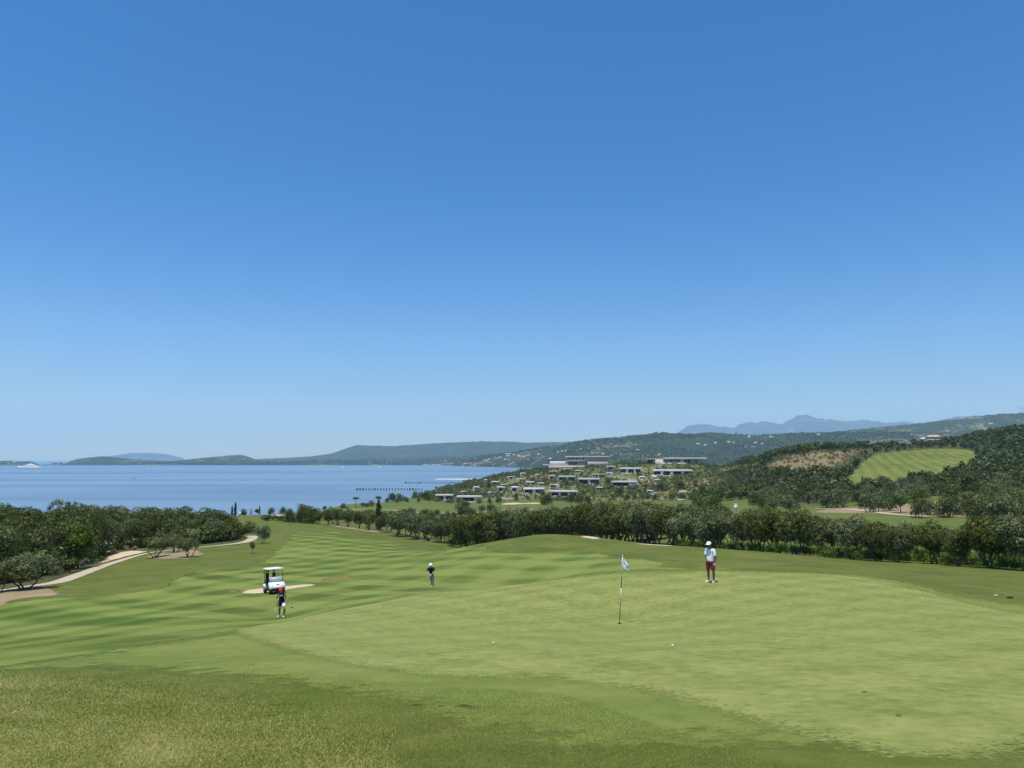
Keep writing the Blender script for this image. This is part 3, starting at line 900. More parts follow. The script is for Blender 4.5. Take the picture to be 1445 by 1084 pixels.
def leaves(rng, lobes, n_sprig, per, length, width, spread=0.30, up=0.15, inner=0.25, droop=0.0, shell=0.82, flat=0.55):
    """sprigs of leaf quads through the volume of ellipsoid lobes: returns verts, quads"""
    L = np.array(lobes, float)
    w = (L[:, 3] * L[:, 4] + L[:, 4] * L[:, 5] + L[:, 3] * L[:, 5])
    k = rng.choice(len(L), n_sprig, p=w / w.sum())
    d = unit(n_sprig, rng)
    d[:, 2] += up; d /= np.linalg.norm(d, axis=1)[:, None]
    r = np.where(rng.random(n_sprig) < inner, rng.random(n_sprig) ** 0.5, shell + (1 - shell) * 1.6 * rng.random(n_sprig))
    c = L[k, :3] + d * L[k, 3:] * r[:, None]
    out = d * 0.9 + unit(n_sprig, rng) * 0.55
    out[:, 2] -= droop
    out /= np.linalg.norm(out, axis=1)[:, None]
    N = n_sprig * per
    C = np.repeat(c, per, 0) + rng.normal(size=(N, 3)) * spread
    A = np.repeat(out, per, 0) + unit(N, rng) * 0.75
    A /= np.linalg.norm(A, axis=1)[:, None]
    dn = np.repeat(d, per, 0)
    fl = rng.random(N) < flat                                   # leaves lying on the crown's surface catch the light
    T = np.cross(dn, unit(N, rng)); T /= np.linalg.norm(T, axis=1)[:, None] + 1e-9
    A = np.where(fl[:, None], T + dn * 0.25 * rng.normal(size=(N, 1)), A)
    A /= np.linalg.norm(A, axis=1)[:, None]
    B = np.cross(A, np.where(fl[:, None], dn + 0.35 * unit(N, rng), dn * 0.6 + unit(N, rng)))
    B /= np.linalg.norm(B, axis=1)[:, None] + 1e-9
    s = (0.65 + 0.7 * rng.random(N))[:, None]
    a, b = A * length * s * 0.5, B * width * s * 0.5
    global TUFT
    TUFT = np.repeat(rng.random(n_sprig).astype(np.float32), per * 4)
    V = np.stack([C - a, C + b - a * 0.1, C + a, C - b - a * 0.1], 1).reshape(-1, 3)
    Q = np.arange(N * 4).reshape(N, 4)
    return V, Q

def limb_path(rng, p0, p1, n=5, wig=0.12):
    t = np.linspace(0, 1, n)[:, None]
    p = p0 * (1 - t) + p1 * t
    L = np.linalg.norm(p1 - p0)
    p[1:-1] += rng.normal(size=(n - 2, 3)) * wig * L * 0.5
    return p

def trunk_mesh(rng, lobes, stems, r0, fork, lean=0.25, seg=7):
    mb = MB()
    L = [np.array(l[:3]) for l in lobes]
    for s in range(stems):
        a = rng.random() * 6.28
        base = np.array([math.cos(a), math.sin(a), 0]) * r0 * (0.0 if stems == 1 else 1.0)
        top = base + np.array([math.cos(a) * lean * (0.4 if stems == 1 else 1.4), math.sin(a) * lean * (0.4 if stems == 1 else 1.4), 1]) * fork * (0.85 + 0.3 * rng.random())
        pth = limb_path(rng, base + np.array([0, 0, -0.25]), top, 6, 0.10)
        rr = np.linspace(1, 0.6, 6) * r0 / stems ** 0.4
        rr[0] *= 1.5; rr[1] *= 1.15
        mb.tube(pth, rr, seg)
        near = sorted(L, key=lambda q: np.linalg.norm(q - top) * (0.6 + rng.random()))[:3 if stems > 1 else 5]
        for q in near:
            mb.tube(limb_path(rng, top - np.array([0, 0, 0.05]), q, 5, 0.14), np.linspace(0.6, 0.14, 5) * r0 / stems ** 0.4, 5)
    return mb

class Kind:
    def __init__(s, crown, trunk, height):
        s.crown, s.trunk, s.h = crown, trunk, height

def proto_mesh(V, Q, mat, name):
    o = mesh_np(name, V, Q, mat)
    me = o.data
    bpy.data.objects.remove(o)
    return me

def lobes_round(rng, n, w, h0, h1, lobe, flat=0.8, skirt=0):
    """lobes spread through a rounded crown of radius w between heights h0..h1"""
    out = []
    zc, zr = (h0 + h1) / 2, (h1 - h0) / 2
    for i in range(n):
        d = unit(1, rng)[0]
        d[2] = d[2] * 0.8 + 0.12
        r = 0.35 + 0.42 * rng.random()
        s = lobe * (0.7 + 0.6 * rng.random())
        out.append((d[0] * w * r, d[1] * w * r, zc + d[2] * zr * r * 1.15, s, s * (0.8 + 0.4 * rng.random()), s * flat))
    out.append((0, 0, zc + zr * 0.25, lobe * 1.1, lobe * 1.1, lobe * flat))
    for k in range(skirt):
        a = k * 6.283 / skirt + rng.random()
        s = lobe * (0.7 + 0.4 * rng.random())
        out.append((math.cos(a) * w * 0.62, math.sin(a) * w * 0.62, h0 + (h1 - h0) * (0.10 + 0.14 * rng.random()), s, s, s * flat))
    return out

def make_kind(kind, seed):
    rng = np.random.default_rng(seed)
    if kind == 'olive':
        lo = lobes_round(rng, 15, 2.75, 0.95, 5.3, 1.08, 0.9, 0)
        V, Q = leaves(rng, lo, 1250, 11, 0.23, 0.085, 0.11, 0.25, 0.14, shell=0.88, flat=0.6)
        V2, Q2 = leaves(rng, [(l[0], l[1], l[2] + 0.1, l[3] * 1.12, l[4] * 1.12, l[5] * 1.15) for l in lo], 70, 12, 0.34, 0.09, 0.16, 0.9, 0.0, shell=1.0)
        V, Q = np.concatenate([V, V2]), np.concatenate([Q, Q2 + len(V)])
        t = trunk_mesh(rng, lo, 2 + seed % 3, 0.20, 1.5, 0.30)
        return V, Q, t, 5.6, M_OLIVE
    if kind == 'open_olive':                                        # thin crown, stems well in view
        lo = lobes_round(rng, 13, 2.8, 1.3, 5.0, 0.95, 0.8)
        V, Q = leaves(rng, lo, 950, 9, 0.30, 0.095, 0.20, 0.2, 0.3)
        t = trunk_mesh(rng, lo, 4, 0.19, 2.0, 0.55)
        return V, Q, t, 5.4, M_OLIVE
    if kind == 'oak':
        lo = lobes_round(rng, 11, 4.5, 0.0, 8.8, 2.15, 0.82, 7)
        V, Q = leaves(rng, lo, 2300, 10, 0.25, 0.13, 0.13, 0.25, 0.06, shell=0.9, flat=0.75)
        t = trunk_mesh(rng, lo, 2, 0.30, 2.2, 0.25)
        return V, Q, t, 9.0, M_OAK
    if kind == 'bright':
        lo = lobes_round(rng, 10, 2.5, 0.8, 5.8, 0.95, 0.9)
        V, Q = leaves(rng, lo, 420, 9, 0.34, 0.22, 0.24, 0.3, 0.25)
        t = trunk_mesh(rng, lo, 1, 0.16, 1.4, 0.1)
        return V, Q, t, 6.2, M_BRIGHT
    if kind == 'cypress':
        lo = [(rng.normal() * 0.1, rng.normal() * 0.1, z, 0.78 * math.sin(math.pi * (0.16 + 0.80 * (z / 9.0) ** 0.8)) ** 0.75 + 0.06,) * 1 + () for z in np.linspace(0.7, 8.6, 15)]
        lo = [(l[0], l[1], l[2], l[3], l[3], 0.75) for l in lo]
        V, Q = leaves(rng, lo, 520, 9, 0.36, 0.12, 0.09, 0.9, 0.3)
        t = MB().tube([(0, 0, -0.2), (0, 0, 1.0), (0, 0, 6)], [0.16, 0.13, 0.04], 7)
        return V, Q, t, 9.2, M_CYPRESS
    if kind == 'grove':                                             # olives further off
        lo = lobes_round(rng, 11, 2.8, 0.5, 5.2, 1.2, 0.85, 4)
        V, Q = leaves(rng, lo, 340, 7, 0.46, 0.20, 0.24, 0.2, 0.25)
        t = trunk_mesh(rng, lo, 2, 0.20, 1.4, 0.3, 5)
        return V, Q, t, 5.5, M_OLIVE
    if kind == 'greygrove':
        lo = lobes_round(rng, 11, 2.8, 0.2, 5.2, 1.2, 0.85, 6)
        V, Q = leaves(rng, lo, 340, 7, 0.44, 0.18, 0.24, 0.2, 0.25)
        t = trunk_mesh(rng, lo, 2, 0.20, 1.4, 0.3, 5)
        return V, Q, t, 5.5, M_OAK
    if kind == 'pine':                                              # umbrella crown on a bare stem
        lo = [(math.cos(a) * 1.5 * rng.random(), math.sin(a) * 1.5 * rng.random(), 5.6 + 0.5 * rng.random(), 1.1, 1.1, 0.6) for a in np.linspace(0, 6.28, 8)]
        V, Q = leaves(rng, lo, 260, 7, 0.42, 0.14, 0.18, 0.5, 0.3)
        t = trunk_mesh(rng, lo, 1, 0.17, 4.2, 0.12, 6)
        return V, Q, t, 6.6, M_OAK
    if kind == 'bush':
        lo = lobes_round(rng, 5, 0.8, 0.1, 1.5, 0.5, 0.85)
        V, Q = leaves(rng, lo, 150, 7, 0.24, 0.12, 0.12, 0.4, 0.25)
        t = trunk_mesh(rng, lo, 2, 0.06, 0.4, 0.4, 5)
        return V, Q, t, 1.7, M_OAK
    if kind == 'young':                                             # thin staked young tree
        lo = lobes_round(rng, 6, 0.75, 1.0, 2.9, 0.36, 1.0)
        V, Q = leaves(rng, lo, 150, 7, 0.24, 0.09, 0.14, 0.3, 0.25)
        t = trunk_mesh(rng, lo, 1, 0.07, 1.3, 0.1, 6)
        return V, Q, t, 3.1, M_OLIVE
    raise KeyError(kind)

KINDS = {}
TUFTS = {}
def kinds(kind, n, base):
    KINDS[kind] = []
    for i in range(n):
        V, Q, t, h, m = make_kind(kind, base + i)
        cm = proto_mesh(V, Q, m, kind + '_crown')
        k_ = cm.attributes.new('tuft', 'FLOAT', 'POINT')
        k_.data.foreach_set('value', np.resize(TUFTS.pop(len(V), TUFT), len(V)).astype(np.float32))
        to = t.build('trunk', M_BARK, None, True)
        tm = to.data
        bpy.data.objects.remove(to)
        KINDS[kind].append(Kind(cm, tm, h))
kinds('olive', 6, 100); kinds('open_olive', 3, 130); kinds('oak', 5, 200); kinds('bright', 2, 300)
kinds('cypress', 2, 400); kinds('grove', 5, 500); kinds('greygrove', 3, 540); kinds('pine', 2, 600); kinds('bush', 3, 700); kinds('young', 2, 800)

NAME = {'olive': 'olive_tree', 'open_olive': 'olive_tree', 'oak': 'oak_tree', 'bright': 'deciduous_tree', 'cypress': 'cypress_tree',
        'grove': 'olive_tree', 'greygrove': 'oak_tree', 'pine': 'pine_tree', 'bush': 'shrub', 'young': 'young_tree'}
TREES = []
def plant(kind, p, h, label, group=None, wide=1.0, var=None, mat=None, barkmat=None, sink=0.0, lean=0.0):
    k = KINDS[kind][R.randrange(len(KINDS[kind])) if var is None else var]
    s = h / k.h
    e = empty(NAME[kind], (float(p[0]), float(p[1]), float(p[2]) - sink), (lean * R.uniform(-1, 1), lean * R.uniform(-1, 1), R.uniform(0, 6.28)))
    e.scale = (s * wide, s * wide, s)
    cat = {'shrub': 'shrub'}.get(NAME[kind], 'tree')
    if len(label.split()) > 16: print('LONG', len(label.split()), label)
    tag(e, label, cat, group)
    for nm, me, mm in (('crown', k.crown, mat), ('trunk', k.trunk, barkmat)):
        o = bpy.data.objects.new(nm, me)
        link(o, e)
        if mm is not None:
            o.material_slots[0].link = 'OBJECT'
            o.material_slots[0].material = mm
    TREES.append(e)
    return e

def stand(u, v, top):
    """foot point seen at (u, v) and height to reach photo row top"""
    p = hit(u, v)
    return p, max(0.8, (EYE + px_dir(u, top)[1] * p[1]) - p[2])

def stand_d(u, D, top):
    p = spot(u, D)
    return p, max(0.8, (EYE + px_dir(u, top)[1] * D) - p[2])
ORD = ['first', 'second', 'third', 'fourth', 'fifth', 'sixth', 'seventh', 'eighth', 'ninth', 'tenth', 'eleventh', 'twelfth', 'thirteenth', 'fourteenth', 'fifteenth',
       'sixteenth', 'seventeenth', 'eighteenth', 'nineteenth', 'twentieth']
lerp = lambda tbl, x: float(np.interp(x, [a for a, _ in tbl], [b for _, b in tbl]))

# --- the belt of olives behind the putting green
BELT_D = [(640, 146), (700, 134), (760, 120), (830, 116), (900, 112), (950, 104), (1000, 98), (1100, 90), (1200, 83), (1300, 76), (1380, 70), (1445, 66), (1520, 62)]
BELT_T = [(640, 730), (662, 724), (690, 724), (715, 719), (740, 716), (770, 716), (800, 714), (830, 712), (860, 709), (890, 710), (920, 713), (950, 712), (985, 716), (1020, 717), (1060, 719),
          (1095, 722), (1130, 721), (1165, 727), (1200, 729), (1235, 733), (1265, 744), (1290, 736), (1320, 738), (1350, 748), (1375, 738), (1400, 724), (1430, 727), (1470, 722)]
front = [655, 683, 709, 735, 762, 790, 817, 845, 873, 903, 936, 968, 1003, 1040, 1074, 1100, 1122, 1166, 1202, 1238, 1266, 1318, 1352, 1398, 1442]
for i, u in enumerate(reversed(front)):
    p, h = stand_d(u, lerp(BELT_D, u) + R.uniform(-1.5, 1.5), lerp(BELT_T, u) + R.uniform(-4.0, 3.0))
    lab = {1442: 'big olive tree cut by the right edge of the photo, behind the green',
           1398: 'tallest bushy olive tree with twisted trunks, beside the tree at the right edge',
           1352: 'low dark olive between the tallest bushy olive and the rounded grey one',
           1318: 'rounded greyish olive tree on a thick single trunk behind the right of the green',
           1003: 'olive tree standing right behind the man in the white shirt',
           873: 'olive tree in the dark belt directly above the white flag'}.get(u)
    if lab is None:
        lab = '%s olive from the right edge in the front row behind the green' % ORD[i] if i < 20 else 'olive at the low left end of the belt behind the green, %s from its end' % ORD[24 - i]
    k = 'open_olive' if u in (936, 968, 1003, 1040) else 'olive'
    plant(k, p, h, lab, 'olive belt behind the green', 1.0 if u > 1380 else 0.93)
for row, (dd, dt, us) in enumerate(((9, -1.0, range(690, 1010, 24)), (20, -3.0, range(800, 1140, 24)), (32, -4.5, range(830, 1060, 27)), (8, 1.0, range(1150, 1470, 34)))):
    for u in us:
        u = u + R.uniform(-8, 8)
        if dd > 15 and 1024 < u < 1052: continue
        p, h = stand_d(u, lerp(BELT_D, u) + dd + R.uniform(-3, 3), lerp(BELT_T, u) + dt + R.uniform(-2, 3))
        plant('olive', p, min(h, 9.0), 'olive in the back rows of the dark belt, its crown above the front row', 'back rows of the olive belt', 0.9)

# --- the row of trees along the far side of the fairway, down to the dip
row = [(408, 737, 717, 'oak'), (426, 738, 711, 'oak'), (440, 739, 714, 'oak'), (449, 740, 722, 'bright'), (463, 741, 718, 'olive'), (477, 742, 717, 'olive'), (491, 744, 719, 'olive'), (506, 746, 720, 'olive'), (520, 748, 721, 'olive'),
       (536, 750, 729, 'olive'), (549, 752, 722, 'olive'), (562, 754.5, 723, 'olive'), (576, 757.5, 724, 'olive'), (590, 761, 727, 'olive'), (604, 764, 733, 'olive'), (618, 766, 737, 'olive'), (633, 765.5, 738, 'olive'), (645, 764, 737, 'bright')]
for i, (u, v, t, k) in enumerate(row):
    p, h = stand(u, v, t)
    lab = {408: 'leftmost rounded tree of the clump at the far end of the fairway', 426: 'tallest dark tree of the clump at the far end of the fairway', 440: 'dark tree beside the bright green one in the clump at the far fairway end',
           449: 'bright green leafy tree at the right of the clump at the fairway end', 618: 'rounded silvery olive tree at the lowest dip of the fairway tree row',
           645: 'fresh green leafy tree at the dip between the two olive rows', 536: 'low olive tree right under the tall cypress in the fairway row'}.get(u)
    plant(k, p, h, lab or '%s olive from the left in the row edging the far side of the fairway' % ORD[i - 4], 'tree row along the far fairway edge', 0.95)
for u, D, t in ((560, 172, 722), (585, 165, 721), (600, 172, 724), (625, 160, 730), (640, 158, 731), (535, 196, 722), (612, 190, 728), (470, 225, 716), (555, 210, 720), (520, 205, 717)):
    p, h = stand_d(u, D, t)
    plant('olive', p, min(h, 7.5), 'olive tree showing behind the row along the far fairway edge', 'second row along the far fairway edge', 0.9)
p, h = stand(533.5, 750, 709); p = spot(533.5, p[1] + 6); plant('cypress', p, h + 0.3, 'tall dark cypress standing alone in the tree row along the fairway', None, 1.25)
for i, u in enumerate((652, 640)):
    p, h = stand_d(u, 152 - 3 * i, 752 + i * 3)
    plant('bush', p, h, 'small %s shrub at the foot of the olives in the dip' % ('rounded', 'pale green')[i], 'shrubs in the fairway dip', 1.1, mat=(None, M_BRIGHT)[i])

# --- the wood on the left
TOP_L = [(-80, 712), (0, 711), (20, 707), (42, 711), (60, 714), (80, 707), (96, 705), (120, 710), (140, 712), (165, 711), (185, 711), (205, 714), (222, 711), (240, 709), (262, 713), (280, 714), (300, 716), (318, 719), (334, 728), (345, 738)]
BASE_L = [(-80, 838), (0, 826), (50, 814), (90, 803), (120, 794), (150, 780), (200, 774.5), (250, 771.5), (290, 768), (320, 764.5), (340, 757)]
for u, dd, dt in ((-250, 8, 6), (-215, 16, 2), (-185, 6, 9), (-150, 14, 3), (-120, 7, 6), (-95, 13, 2), (-62, 8, 2), (-22, 10, 4), (18, 13, 0), (52, 12, 6), (86, 15, 0), (118, 14, 4), (150, 14, 3), (182, 13, 2), (212, 12, 3), (240, 12, 0), (266, 11, 2), (292, 10, 1), (313, 8, 2), (330, 6, 3)):
    D = hit(u, lerp(BASE_L, u))[1] + dd
    p, h = stand_d(u, D, lerp(TOP_L, u) + dt)
    plant('oak', p, h, 'dark evergreen oak whose crown tops the wood beside the cart path', 'skyline oaks of the left wood', 0.92)
for u, dd, dt in ((-70, 3, 26), (-34, 3, 26), (2, 5, 22), (40, 5, 26), (66, 6, 22), (98, 5, 24), (134, 6, 14), (160, 7, 22), (186, 5, 20), (215, 6, 20), (246, 5, 18), (272, 5, 18), (298, 4, 16), (322, 2, 12)):
    D = hit(u, lerp(BASE_L, u))[1] + dd
    p, h = stand_d(u, D, lerp(TOP_L, u) + dt)
    plant('oak', p, h, 'dark evergreen oak at the front of the wood beside the cart path', 'front oaks of the left wood', 0.95, mat=M_OLIVE if R.random() < 0.35 else None)
for u, dd in ((0, 24), (60, 26), (110, 26), (160, 24), (210, 22), (255, 22), (300, 18)):
    D = hit(u, lerp(BASE_L, u))[1] + dd
    p, h = stand_d(u, D, lerp(TOP_L, u) + 3)
    plant('oak', p, h, 'dark evergreen oak deep in the wood by the path, only its top showing', 'back oaks of the left wood', 0.95)
p, h = stand(36, 832, 777); plant('open_olive', p, h, 'silvery olive tree with low forked trunk on the bare earth at the left edge', None, 1.25)
p, h = stand(2, 836, 792); plant('olive', p, h, 'olive tree cut by the left edge beside the cart path', None, 1.1)
p, h = stand(108, 803, 737); plant('bright', p, h, 'bright fresh green broadleaf tree in front of the dark left wood', None, 0.95)
p, h = stand(118, 800, 787); plant('bush', p, h, 'pale silvery shrub beside the path under the bright green tree', None, 1.0, mat=M_GREYBUSH)
p, h = stand(143, 792, 784.5); plant('bush', p, h, 'low green shrub on the sandy bank beside the cart path', None, 1.2, mat=M_BRIGHT)
p, h = stand(80, 812, 800); plant('bush', p, h, 'bluish grey shrub at the foot of the left wood by the path', None, 1.3, mat=M_OLIVE)
p, h = stand(98, 808, 789); plant('bush', p, h, 'dark shrub in the shade left of the pale silvery shrub', None, 1.2)
for u, v, t in ((178, 777, 772), (190, 777, 773.5), (160, 781, 776)):
    p, h = stand(u, v, t); plant('bush', p, h, 'dry straw coloured tuft on the sandy bank by the path', 'dry tufts on the sandy bank', 1.2, mat=M_STRAW)
for u, v, t, l in ((218, 787, 754, 'leftmost leaning olive of the three on the bare patch by the path'), (246, 780, 751, 'middle olive of the three on the bare patch, set behind the others'), (265, 786.5, 756, 'rightmost wide olive of the three on the bare patch by the path')):
    p, h = stand(u, v, t); plant('open_olive', p, h, l, 'three olives on the bare patch', 1.12)
for i, (u, v, t) in enumerate(((290, 770, 757), (302, 768, 757), (313, 766, 756), (325, 764, 758), (335, 760, 750))):
    p, h = stand(u, v - 2.5, t); plant('bush', p, h, 'olive green shrub edging the far end of the cart path', 'shrubs along the far cart path', 1.6, mat=M_OLIVE)
p, h = stand(346, 760, 742); plant('olive', p, h, 'dark bushy olive at the bend of the cart path', None, 1.0)
p, h = stand(371, 767, 740); plant('open_olive', p, h, 'dark olive with several bare pale stems alone on the fairway edge', None, 0.85, barkmat=M_PALEBARK)
p, h = stand(356, 781, 763.5); plant('young', p, h, 'slender young tree on the grass below the cart path bend', None, 1.0)

# --- hump with the cypresses at the end of the fairway, coast trees
for u, v, t, w, l in ((331.8, 727.5, 709, 1.1, 'taller cypress of the pair at the sea end of the fairway'), (327.3, 728, 714, 1.1, 'shorter cypress of the pair at the sea end of the fairway')):
    p, h = stand_d(u, 262, t); plant('cypress', p, h, l, None, w)
for u, D, t, k, l in ((343.5, 275, 717.5, 'greygrove', 'small dark tree behind the white cabin at the fairway end'), (354, 268, 718, 'cypress', 'little cypress behind the round tree near the white cabin'),
                      (366, 266, 714, 'cypress', 'thin cypress top behind the round green tree near the white cabin'), (363, 258, 717, 'bright', 'round green tree with a shadow on the hump at the fairway end'),
                      (383, 280, 716, 'greygrove', 'dark tree right of the round green tree by the shore'), (399, 290, 714.5, 'greygrove', 'dark tree beside the sandy bank by the shore')):
    p, h = stand_d(u, D, t); plant(k, p, h, l, None, 1.0)
for u, v, t in ((378, 735, 726), (386, 734, 727), (395, 735, 728), (372, 733.5, 727)):
    p, h = stand(u, v, t); plant('bush', p, min(h, 2.8), 'shrub on the sandy bank at the far end of the fairway', 'shrubs by the far sandy bank', 1.6)
COAST = [(458, 380, 713, 'grove'), (470, 370, 716, 'grove'), (484, 430, 709, 'grove'), (489, 420, 714, 'grove'), (502, 440, 702, 'pine'), (512, 440, 708, 'grove'), (518, 430, 709, 'grove'), (524, 440, 706, 'grove'), (534, 430, 701, 'pine'), (553, 520, 696, 'grove'),
         (546, 500, 703, 'grove'), (563, 520, 697, 'grove'), (572, 540, 700, 'grove'), (585, 600, 693, 'grove'), (593, 600, 694, 'grove'), (601, 590, 692, 'grove'), (560, 500, 704, 'greygrove'), (575, 520, 703, 'greygrove'), (590, 530, 702, 'greygrove'), (604, 560, 698, 'greygrove')]
for u, D, t, k in COAST:
    p, h = stand_d(u, D, t)
    plant(k, p, min(h, 8.5), {'pine': 'flat topped pine on a bare stem at the edge of the bay', 'grove': 'low rounded tree at the edge of the bay in front of the water', 'greygrove': 'dark bushy tree at the edge of the bay below the jetties'}[k], 'trees at the edge of the bay', 1.05)
MEADOW = [(655, 731, 707, 'big grey green tree standing alone on the far fairway below the villas'), (664, 730, 713, 'grey tree leaning against the big lone tree on the far fairway'), (680, 722.5, 711.5, 'left of two small round olives on the far fairway'),
          (692, 722.5, 711, 'right of two small round olives on the far fairway'), (578, 727, 714.5, 'spreading olive on the far fairway left of the thin path'), (571, 727, 717, 'olive tucked left of the spreading one on the far fairway'), (584, 725, 718, 'little round olive on the far fairway right of the spreading one'),
          (734, 731, 716.5, 'small bushy tree on the far fairway near the belt'), (741, 730, 716, 'small tree right of the bushy one on the far fairway'), (617, 728, 718, 'sparse little tree on the path across the far fairway'), (632, 728, 720, 'thin dark sapling on the path across the far fairway'),
          (600, 735, 717, 'leafy tree behind the fairway row under the villas'), (608, 737, 719, 'leafy tree beside the path behind the fairway row'), (632, 735, 724, 'bush like tree at the edge of the small meadow'), (640, 733, 723, 'round bush like tree right of the meadow path'), (625, 736, 725, 'dark bush like tree left of the small meadow')]
for u, v, t, l in MEADOW:
    p, h = stand(u, v, t); plant('grove', p, h, l, 'trees on the far fairway', 1.0)
HILLTREES = [(772, 713, 696, 1.0), (767, 712, 699, 0.8), (805, 710, 694, 1.0), (818, 711, 694, 1.0), (823, 702, 690, 0.8), (830, 711, 698, .9), (866, 706, 697, 1), (873, 700, 687, 1.0), (885, 706, 696, 1), (905, 705, 695, 1), (916, 705, 695, 1.0), (895, 705, 696, .9), (858, 684, 673, 1.0),
             (933, 693, 677, 1.15), (959, 692, 677, 1.15), (982, 688, 680, 1.0), (990, 697, 683, 1.1), (948, 704, 694, 1.1), (962, 705, 695, 1.1), (975, 706, 695, 1.1), (988, 707, 696, 1), (925, 706, 696, 1), (1003, 700, 688, 1.1), (1016, 696, 683, 1.2), (676, 711, 703, 0.9), (692, 711, 703, .9), (704, 710, 700, 1), (690, 709, 702, 1), (728, 707, 694, 0.6)]
for u, v, t, w in HILLTREES:
    p, h = stand(u, v, t)
    lab = {933: 'left of two round dark trees below the right end villas', 959: 'right of two round dark trees below the right end villas', 858: 'round dark tree between the two middle villas on the hill', 772: 'dark tree in front of the lower middle villas at the foot of the hill',
           728: 'slim dark tree left of the long low villa at the hill foot'}.get(u, 'dark tree at the foot of the villa hill')
    plant('greygrove', p, min(h, 12), lab, 'trees on the villa hill', w)

# --- olive grove and trees on the right
for u, v, t, k, l in ((1168, 716.5, 692, 'grove', 'olive at the left end of the sandy grove track'), (1183, 716, 690, 'grove', 'second olive from the left end of the sandy grove track'), (1224, 723, 696, 'grove', 'olive casting a dark shadow beside the left part of the track'),
                      (1240, 722, 700, 'grove', 'small olive right beside the one shading the left part of the track'), (1271, 724, 691, 'bright', 'tall fresh green tree behind the sandy track in the grove'), (1256, 721, 700, 'grove', 'dark olive left of the tall fresh green grove tree'),
                      (1299, 731, 704, 'grove', 'olive in front of the right end of the sandy track with shadow on the grass'), (1312, 727, 703, 'grove', 'olive at the right end of the sandy track'), (1337, 730, 698, 'grove', 'olive on the open bare earth right of the track'),
                      (1350, 727, 700, 'grove', 'olive right of the one on the open bare earth'), (1217, 684, 671.5, 'cypress', 'taller cypress of the pair in front of the driving range'), (1224, 684.5, 673.5, 'cypress', 'shorter cypress of the pair in front of the driving range'),
                      (1205, 703, 684.5, 'cypress', 'lone slim cypress among the grove olives'), (1141, 712, 698, 'cypress', 'slim cypress at the left of the olive grove'), (1098, 692, 676, 'cypress', 'slim dark cypress in the wooded valley left of the range')):
    p, h = stand(u, v, t); plant(k, p, h, l, None, 1.0)
def grove(n, u0, u1, v0, v1, hh, keep, label, group, kind='grove', gap=6.0):
    P, tries = [], 0
    while len(P) < n and tries < n * 40:
        tries += 1
        u, v = R.uniform(u0, u1), R.uniform(v0, v1)
        if not keep(u, v): continue
        p = hit(u, v)
        if p is None or any((p[0] - q[0]) ** 2 + (p[1] - q[1]) ** 2 < gap * gap for q in P): continue
        P.append(p)
        k = kind if R.random() < 0.75 else 'greygrove'
        plant(k, p, hh * R.uniform(0.82, 1.2), label, group, R.uniform(1.0, 1.25))
grove(96, 1080, 1460, 672, 716, 5.6, lambda u, v: v < lerp([(1080, 712), (1150, 712), (1250, 714), (1330, 716), (1460, 722)], u) and v > lerp([(1080, 692), (1180, 686), (1330, 676), (1460, 670)], u), 'olive tree in the crowded grove between the sandy track and the striped green slope', 'olive grove on the right')
grove(26, 985, 1130, 700, 721, 5.6, lambda u, v: not (1022 < u < 1054) and not (975 < u < 1030 and v < 708), 'olive tree in the grove left of the sandy track, behind the dark belt', 'olive grove behind the belt')
grove(12, 1370, 1460, 718, 738, 5.6, lambda u, v: True, 'olive tree on the bare earth behind the big olives at the right edge', 'olives behind the right edge trees')

# ------------------------------------------------------------------ woods and scrub that read as one mass
def small_proto(seed, w, h0, h1, lobe, n, per, ln, wd, flat=0.8):
    rng = np.random.default_rng(seed)
    V, Q = leaves(rng, lobes_round(rng, 6, w, h0, h1, lobe, 0.85), n, per, ln, wd, 0.2, 0.3, 0.15, flat=flat)
    return V, Q, TUFT.copy()
def mass(name, spots, protos, mat, zs=1.0):
    Vs, Qs, T, U, n = [], [], [], [], 0
    for (x, y, z, s) in spots:
        V, Q, tu = protos[NR.integers(len(protos))]
        U.append(tu)
        a = NR.random() * 6.28
        c, sn = math.cos(a), math.sin(a)
        sx = s * NR.uniform(0.85, 1.2)
        W = np.stack([(V[:, 0] * c - V[:, 1] * sn) * sx + x, (V[:, 0] * sn + V[:, 1] * c) * sx + y, V[:, 2] * s * zs + z], 1)
        Vs.append(W); Qs.append(Q + n); n += len(W)
        T.append(np.full(len(W), NR.random(), np.float32))
    o = mesh_np(name, np.concatenate(Vs), np.concatenate(Qs), mat)
    at_ = o.data.attributes.new('tint', 'FLOAT', 'POINT')
    at_.data.foreach_set('value', np.concatenate(T))
    at_ = o.data.attributes.new('tuft', 'FLOAT', 'POINT')
    at_.data.foreach_set('value', np.concatenate(U))
    tag(o, kind='stuff')
    return o
TREE_P = [small_proto(900 + i, 2.8, 0.0, 5.3, 1.25, 64, 4, 0.95, 0.55) for i in range(5)]
SCRUB_P = [small_proto(920 + i, 0.8, 0.0, 1.5, 0.5, 22, 4, 0.42, 0.22) for i in range(5)]

